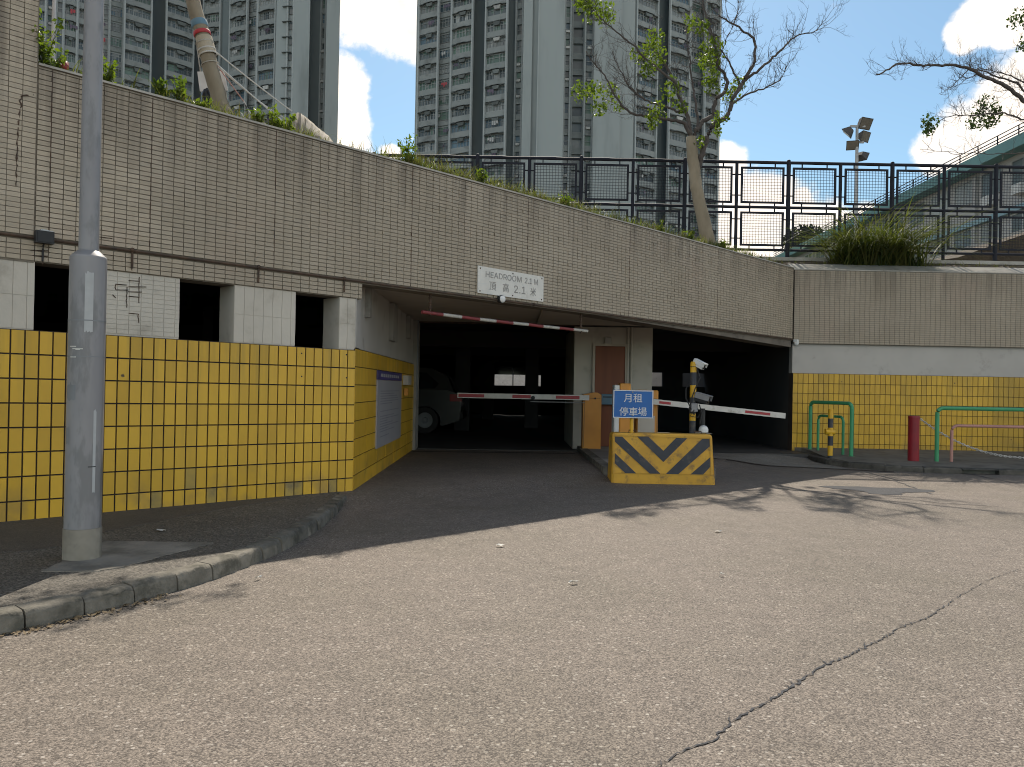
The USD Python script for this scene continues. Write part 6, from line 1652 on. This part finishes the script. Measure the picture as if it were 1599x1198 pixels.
def tower(name, label, segs, ztop, vis_lo, seed):
    """segs: (u0, u1, d0, d1, kind). Plan points come from bearings and distances."""
    rg = np.random.default_rng(seed)
    pl = lambda u, d: np.array([(on_y(u, 607, d))[0], d, 0.0])
    S = [(pl(u0_, d0), pl(u1_, d1), kind) for u0_, u1_, d0, d1, kind in segs]
    base = (S[0][0] + S[-1][1]) / 2
    T = thing(name, label, "apartment tower", base, group="apartment towers beyond the car park")
    chain = []
    for p, q, kind in S:
        e = (q - p) / np.linalg.norm(q - p); n = np.array([e[1], -e[0], 0])
        sb = .30 if kind in "WDSCN" else 0.0
        chain += [p - n * sb, q - n * sb]
    kb = 1.16
    poly = Polygon([c[:2] for c in chain] + [(chain[-1] * kb)[:2], (chain[0] * kb)[:2]]).buffer(0)
    poly = max(getattr(poly, "geoms", [poly]), key=lambda g_: g_.area)
    body, rec, trim, band_ = MB(), MB(), MB(), MB()
    body.prism(poly, (0, 0, -.5), X1, (0, 1, 0), Z3, ztop + .5)
    BODY = body.build(T, "wall", M["tower_wall"])
    nf = int((ztop - 1.0) / FLH)
    for si, (p, q, kind) in enumerate(S):
        w = np.linalg.norm(q - p); e = (q - p) / w; n = np.array([e[1], -e[0], 0])
        at = lambda x, z, o=0.0: p + e * x + n * o + Z3 * z
        if kind == "R":                       # recessed light well: darker colour, a few small windows
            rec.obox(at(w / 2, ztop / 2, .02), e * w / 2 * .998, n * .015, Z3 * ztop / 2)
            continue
        if kind in "PB":
            if kind == "B":                   # blank wall with a shallow shadow groove
                trim = MB(); trim.obox(at(w * .02, ztop / 2, .03), e * .10, n * .05, Z3 * ztop / 2); trim.build(T, "wall_fin", M["tower_trim"])
            continue
        # pilasters either side
        for x in (.0, w):
            trim = MB(); trim.obox(at(x, ztop / 2, -.02), e * .14, n * .22, Z3 * ztop / 2); trim.build(T, "pilaster", M["tower_trim"])
        for k in range(nf):
            z = .8 + k * FLH
            far_ = not (-60 < px(at(w / 2, z + 1.8))[1] < 410) or z < vis_lo
            hold = band_
            if not far_ and kind != "N":
                band_ = MB()
            if kind == "W":
                band_.obox(at(w / 2, z + .48, -.13), e * (w / 2 - .14), n * .14, Z3 * .48)
            elif kind == "D":
                band_.obox(at(w / 2, z + .42, -.20), e * (w / 2 - .14), n * .09, Z3 * .42)
            elif kind == "C":                 # open corridor: parapet band with a coloured panel for the shaded void above
                band_.obox(at(w / 2, z + .60, -.06), e * (w / 2 - .14), n * .20, Z3 * .55)
            elif kind == "S":
                band_.obox(at(w / 2, z + .5, -.15), e * (w / 2 - .1), n * .12, Z3 * .5)
            if not far_ and kind != "N":
                band_.build(T, "floor_band", M["tower_band"])
            band_ = hold
            zc_ = z + 1.8
            P_ = at(w / 2, zc_)
            uu, vv_ = px(P_)
            if not (-60 < vv_ < 410) or z < vis_lo:
                continue
            x0, x1 = .16, w - .16
            z0, z1 = z + .97, z + FLH - .02
            fr = MB(); O = -.22
            pm_key = rg.choice(["pane_dark", "pane_dark", "pane_dark", "pane_pale", "pane_blue", "pane_green"])
            if kind == "C":
                b = MB(); b.quad(at(x0, z + 1.2, -.285), at(x1, z + 1.2, -.285), at(x1, z1, -.285), at(x0, z1, -.285)); b.build(T, "corridor_opening", M["pane_dark" if rg.random() < .7 else "pane_pale"])  # flat panel coloured to stand for the shaded corridor depth
                continue
            if kind == "S":
                for xx in (x0, x1):
                    fr.obox(at(xx, (z0 + z1) / 2, O), e * .04, n * .04, Z3 * (z1 - z0) / 2)
                fr.obox(at((x0 + x1) / 2, (z0 + z1) / 2 - .1, O), e * (x1 - x0) / 2, n * .035, Z3 * .04)
                W = fr.build(T, "window", M["win_frame"])
                b = MB(); b.quad(at(x0, z0, O - .06), at(x1, z0, O - .06), at(x1, z1, O - .06), at(x0, z1, O - .06)); b.build(W, "pane", M[pm_key])
                if rg.random() < .5:
                    b = MB(); b.obox(at((x0 + x1) / 2, z0 + .25, .05), e * .32, n * .22, Z3 * .2); b.build(W, "air_conditioner", M["ac_unit"])
                continue
            if kind == "N":                   # slit window with a projecting ledge in a blank wall
                b = MB(); b.obox(at(w / 2, z0 + .55, -.14), e * (w / 2 - .14), n * .02, Z3 * .62); W = b.build(T, "window", M["pane_dark"])
                b = MB(); b.obox(at(w * -.05, z1 - .52, .17), e * w * .75, n * .22, Z3 * .05); b.build(W, "ledge", M["win_hood"])
                continue
            wn = x1 - x0
            nmul = 6 if kind == "W" else 4
            zs_, zu = z0 + .05, z1 - .28
            for m_ in range(nmul + 1):
                if rg.random() < .12 and 0 < m_ < nmul:
                    continue
                fr.obox(at(x0 + wn * m_ / nmul, (zs_ + zu) / 2, O), e * .035, n * .04, Z3 * (zu - zs_) / 2)
            fr.obox(at((x0 + x1) / 2, zs_, O), e * wn / 2, n * .05, Z3 * .045); fr.obox(at((x0 + x1) / 2, zu, O), e * wn / 2, n * .05, Z3 * .05)
            fr.obox(at((x0 + x1) / 2, zs_ + (zu - zs_) * .62, O), e * wn / 2, n * .035, Z3 * .03)
            if kind == "W" and rg.random() < .55:   # window grille
                for m_ in range(9):
                    fr.obox(at(x0 + wn * (.12 + .76 * m_ / 8), zs_ + .3, O + .1), e * .016, n * .016, Z3 * .38)
            W = fr.build(T, "window", M["win_frame"])
            b = MB(); b.quad(at(x0, zs_, O - .06), at(x1, zs_, O - .06), at(x1, zu, O - .06), at(x0, zu, O - .06)); b.build(W, "pane", M[pm_key])
            b = MB()
            for _ in range(int(rg.integers(0, 4))):      # curtains and blinds behind the glass
                xa_ = rg.uniform(x0, x1 - .4); xb_ = min(x1, xa_ + rg.uniform(.25, .9)); zl_ = zs_ + (zu - zs_) * rg.choice([0, 0, .3, .55])
                b.quad(at(xa_, zl_, O - .045 + .004 * _), at(xb_, zl_, O - .045 + .004 * _), at(xb_, zu, O - .045 + .004 * _), at(xa_, zu, O - .045 + .004 * _))
            b.build(W, "curtain", M["pane_pale" if rg.random() < .7 else "pane_green"], kind="stuff")
            if kind == "W":
                # sheltering hood that rises over the middle of the bay, with the cooler platform under it
                ph = .52 if rg.random() < .8 else .35
                jx = rg.normal(0, .03); L_ = [(x0, .0), (x0 + wn * (.20 + jx), .02), (x0 + wn * (.34 + jx), .20), (x0 + wn * (.70 + jx), .22), (x0 + wn * (.82 + jx), .06), (x1, .05)]
                b = MB()
                for (xa, ha), (xb, hb_) in zip(L_[:-1], L_[1:]):
                    A1, B1 = at(xa, zu + .06 + ha, -.15), at(xb, zu + .06 + hb_, -.15)
                    ox = n * ph - Z3 * .10
                    b.add([A1, B1, B1 + ox, A1 + ox, A1 + Z3 * .07, B1 + Z3 * .07, B1 + ox + Z3 * .07, A1 + ox + Z3 * .07], [[0, 1, 2, 3], [4, 7, 6, 5], [3, 2, 6, 7], [0, 3, 7, 4], [1, 5, 6, 2]])
                b.build(W, "hood", M["win_hood"])
                if rg.random() < .72:
                    hgt = rg.uniform(.42, .62)
                    b = MB(); xa, xb = x0 + wn * .36, x0 + wn * .72
                    b.add([at(xa, zu + .04, .28), at(xb, zu + .04, .28), at(xb - wn * .06, zu - hgt, .22), at(xa + wn * .06, zu - hgt, .22), at(xa, zu + .04, -.1), at(xb, zu + .04, -.1), at(xb - wn * .06, zu - hgt, -.1), at(xa + wn * .06, zu - hgt, -.1)],
                          [[3, 2, 1, 0], [0, 4, 7, 3], [1, 2, 6, 5], [2, 3, 7, 6]]); b.build(W, "air_conditioner", M["ac_unit" if rg.random() < .16 else "win_hood"])
            if rg.random() < (.30 if kind == "W" else .38):
                b = MB(); m_ = int(rg.integers(1, 4)); xq = rg.uniform(x0 + .2, x1 - .9)
                for _ in range(m_):
                    h_ = rg.uniform(.4, .8); b.obox(at(xq + .2, zs_ + .9 - h_ / 2, .35), e * .16, n * .012, Z3 * h_ / 2); xq += .42
                b.build(W, "laundry", M["cloth_red" if rg.random() < .05 else rg.choice(["cloth_white", "cloth_dark", "cloth_dark"])])
    band_.build(T, "floor_band_field", M["tower_band"], kind="stuff")
    rec.build(T, "light_well_wall", M["tower_recess"]); 
    return T


tower("apartment_tower", "right-hand grey apartment tower with two broad blank concrete strips above the fence",
      [(639.5, 643.5, 141, 140.6, "P"), (643.5, 673.5, 140.5, 138.5, "W"), (674, 694, 139.6, 138.4, "D"), (695, 727, 137.8, 135.7, "W"), (727.5, 746, 139.5, 138.4, "R"), (748, 781, 135.0, 133.2, "W"), (781, 795, 137, 136.5, "R"), (795.5, 806, 135.6, 135.2, "S"),
       (807, 821, 133, 132.6, "P"), (821, 830, 133.2, 132.8, "P"), (830, 871.5, 132.2, 132.0, "B"), (872, 881, 134.5, 134.5, "S"), (884, 902, 136.5, 136.5, "C"), (904, 917, 134.5, 134.6, "S"), (918, 960, 132.2, 132.6, "P"), (960, 981, 133.2, 133.8, "B"),
       (984, 1017, 134.5, 137.4, "W"), (1018, 1036, 140.5, 142.2, "R"), (1036.5, 1067, 138.4, 140.9, "W"), (1069, 1090, 142.4, 144.1, "D"), (1092, 1114, 142.6, 144.6, "W"), (1114, 1117, 144.7, 145, "P")], 84.0, 20.0, 3)
tower("apartment_tower", "left-hand grey apartment tower behind the lamp post and the leaning trunk",
      [(36, 58, 133, 134, "W"), (60, 71, 135, 135.6, "S"), (75, 86, 136, 136.5, "S"), (87, 107.5, 136.6, 137.8, "W"), (109, 131, 138, 139.6, "W"), (132, 158, 141.6, 142.6, "D"), (159, 180, 142.6, 143.8, "D"), (182, 224, 141.8, 144.8, "W"), (225, 246.5, 149, 150.5, "R"), (247.5, 290.5, 146.6, 150.2, "W"),
       (291, 305, 154, 154.8, "R"), (306, 332, 151.5, 150.4, "W"), (333, 346, 150.8, 150.1, "R"), (347.5, 374, 147.2, 145.4, "W"), (374.5, 390, 146.6, 145.6, "D"), (391.5, 418.5, 144.2, 142.6, "W"), (419.5, 437, 141.6, 141.0, "P"), (437.5, 447, 141, 140.8, "N"), (447.5, 472, 140.6, 139.8, "P"),
       (474, 490, 145.0, 144.6, "R"), (490, 497, 144.6, 144.4, "S"), (498, 519, 139.6, 141.0, "P")], 84.0, 42.0, 4)
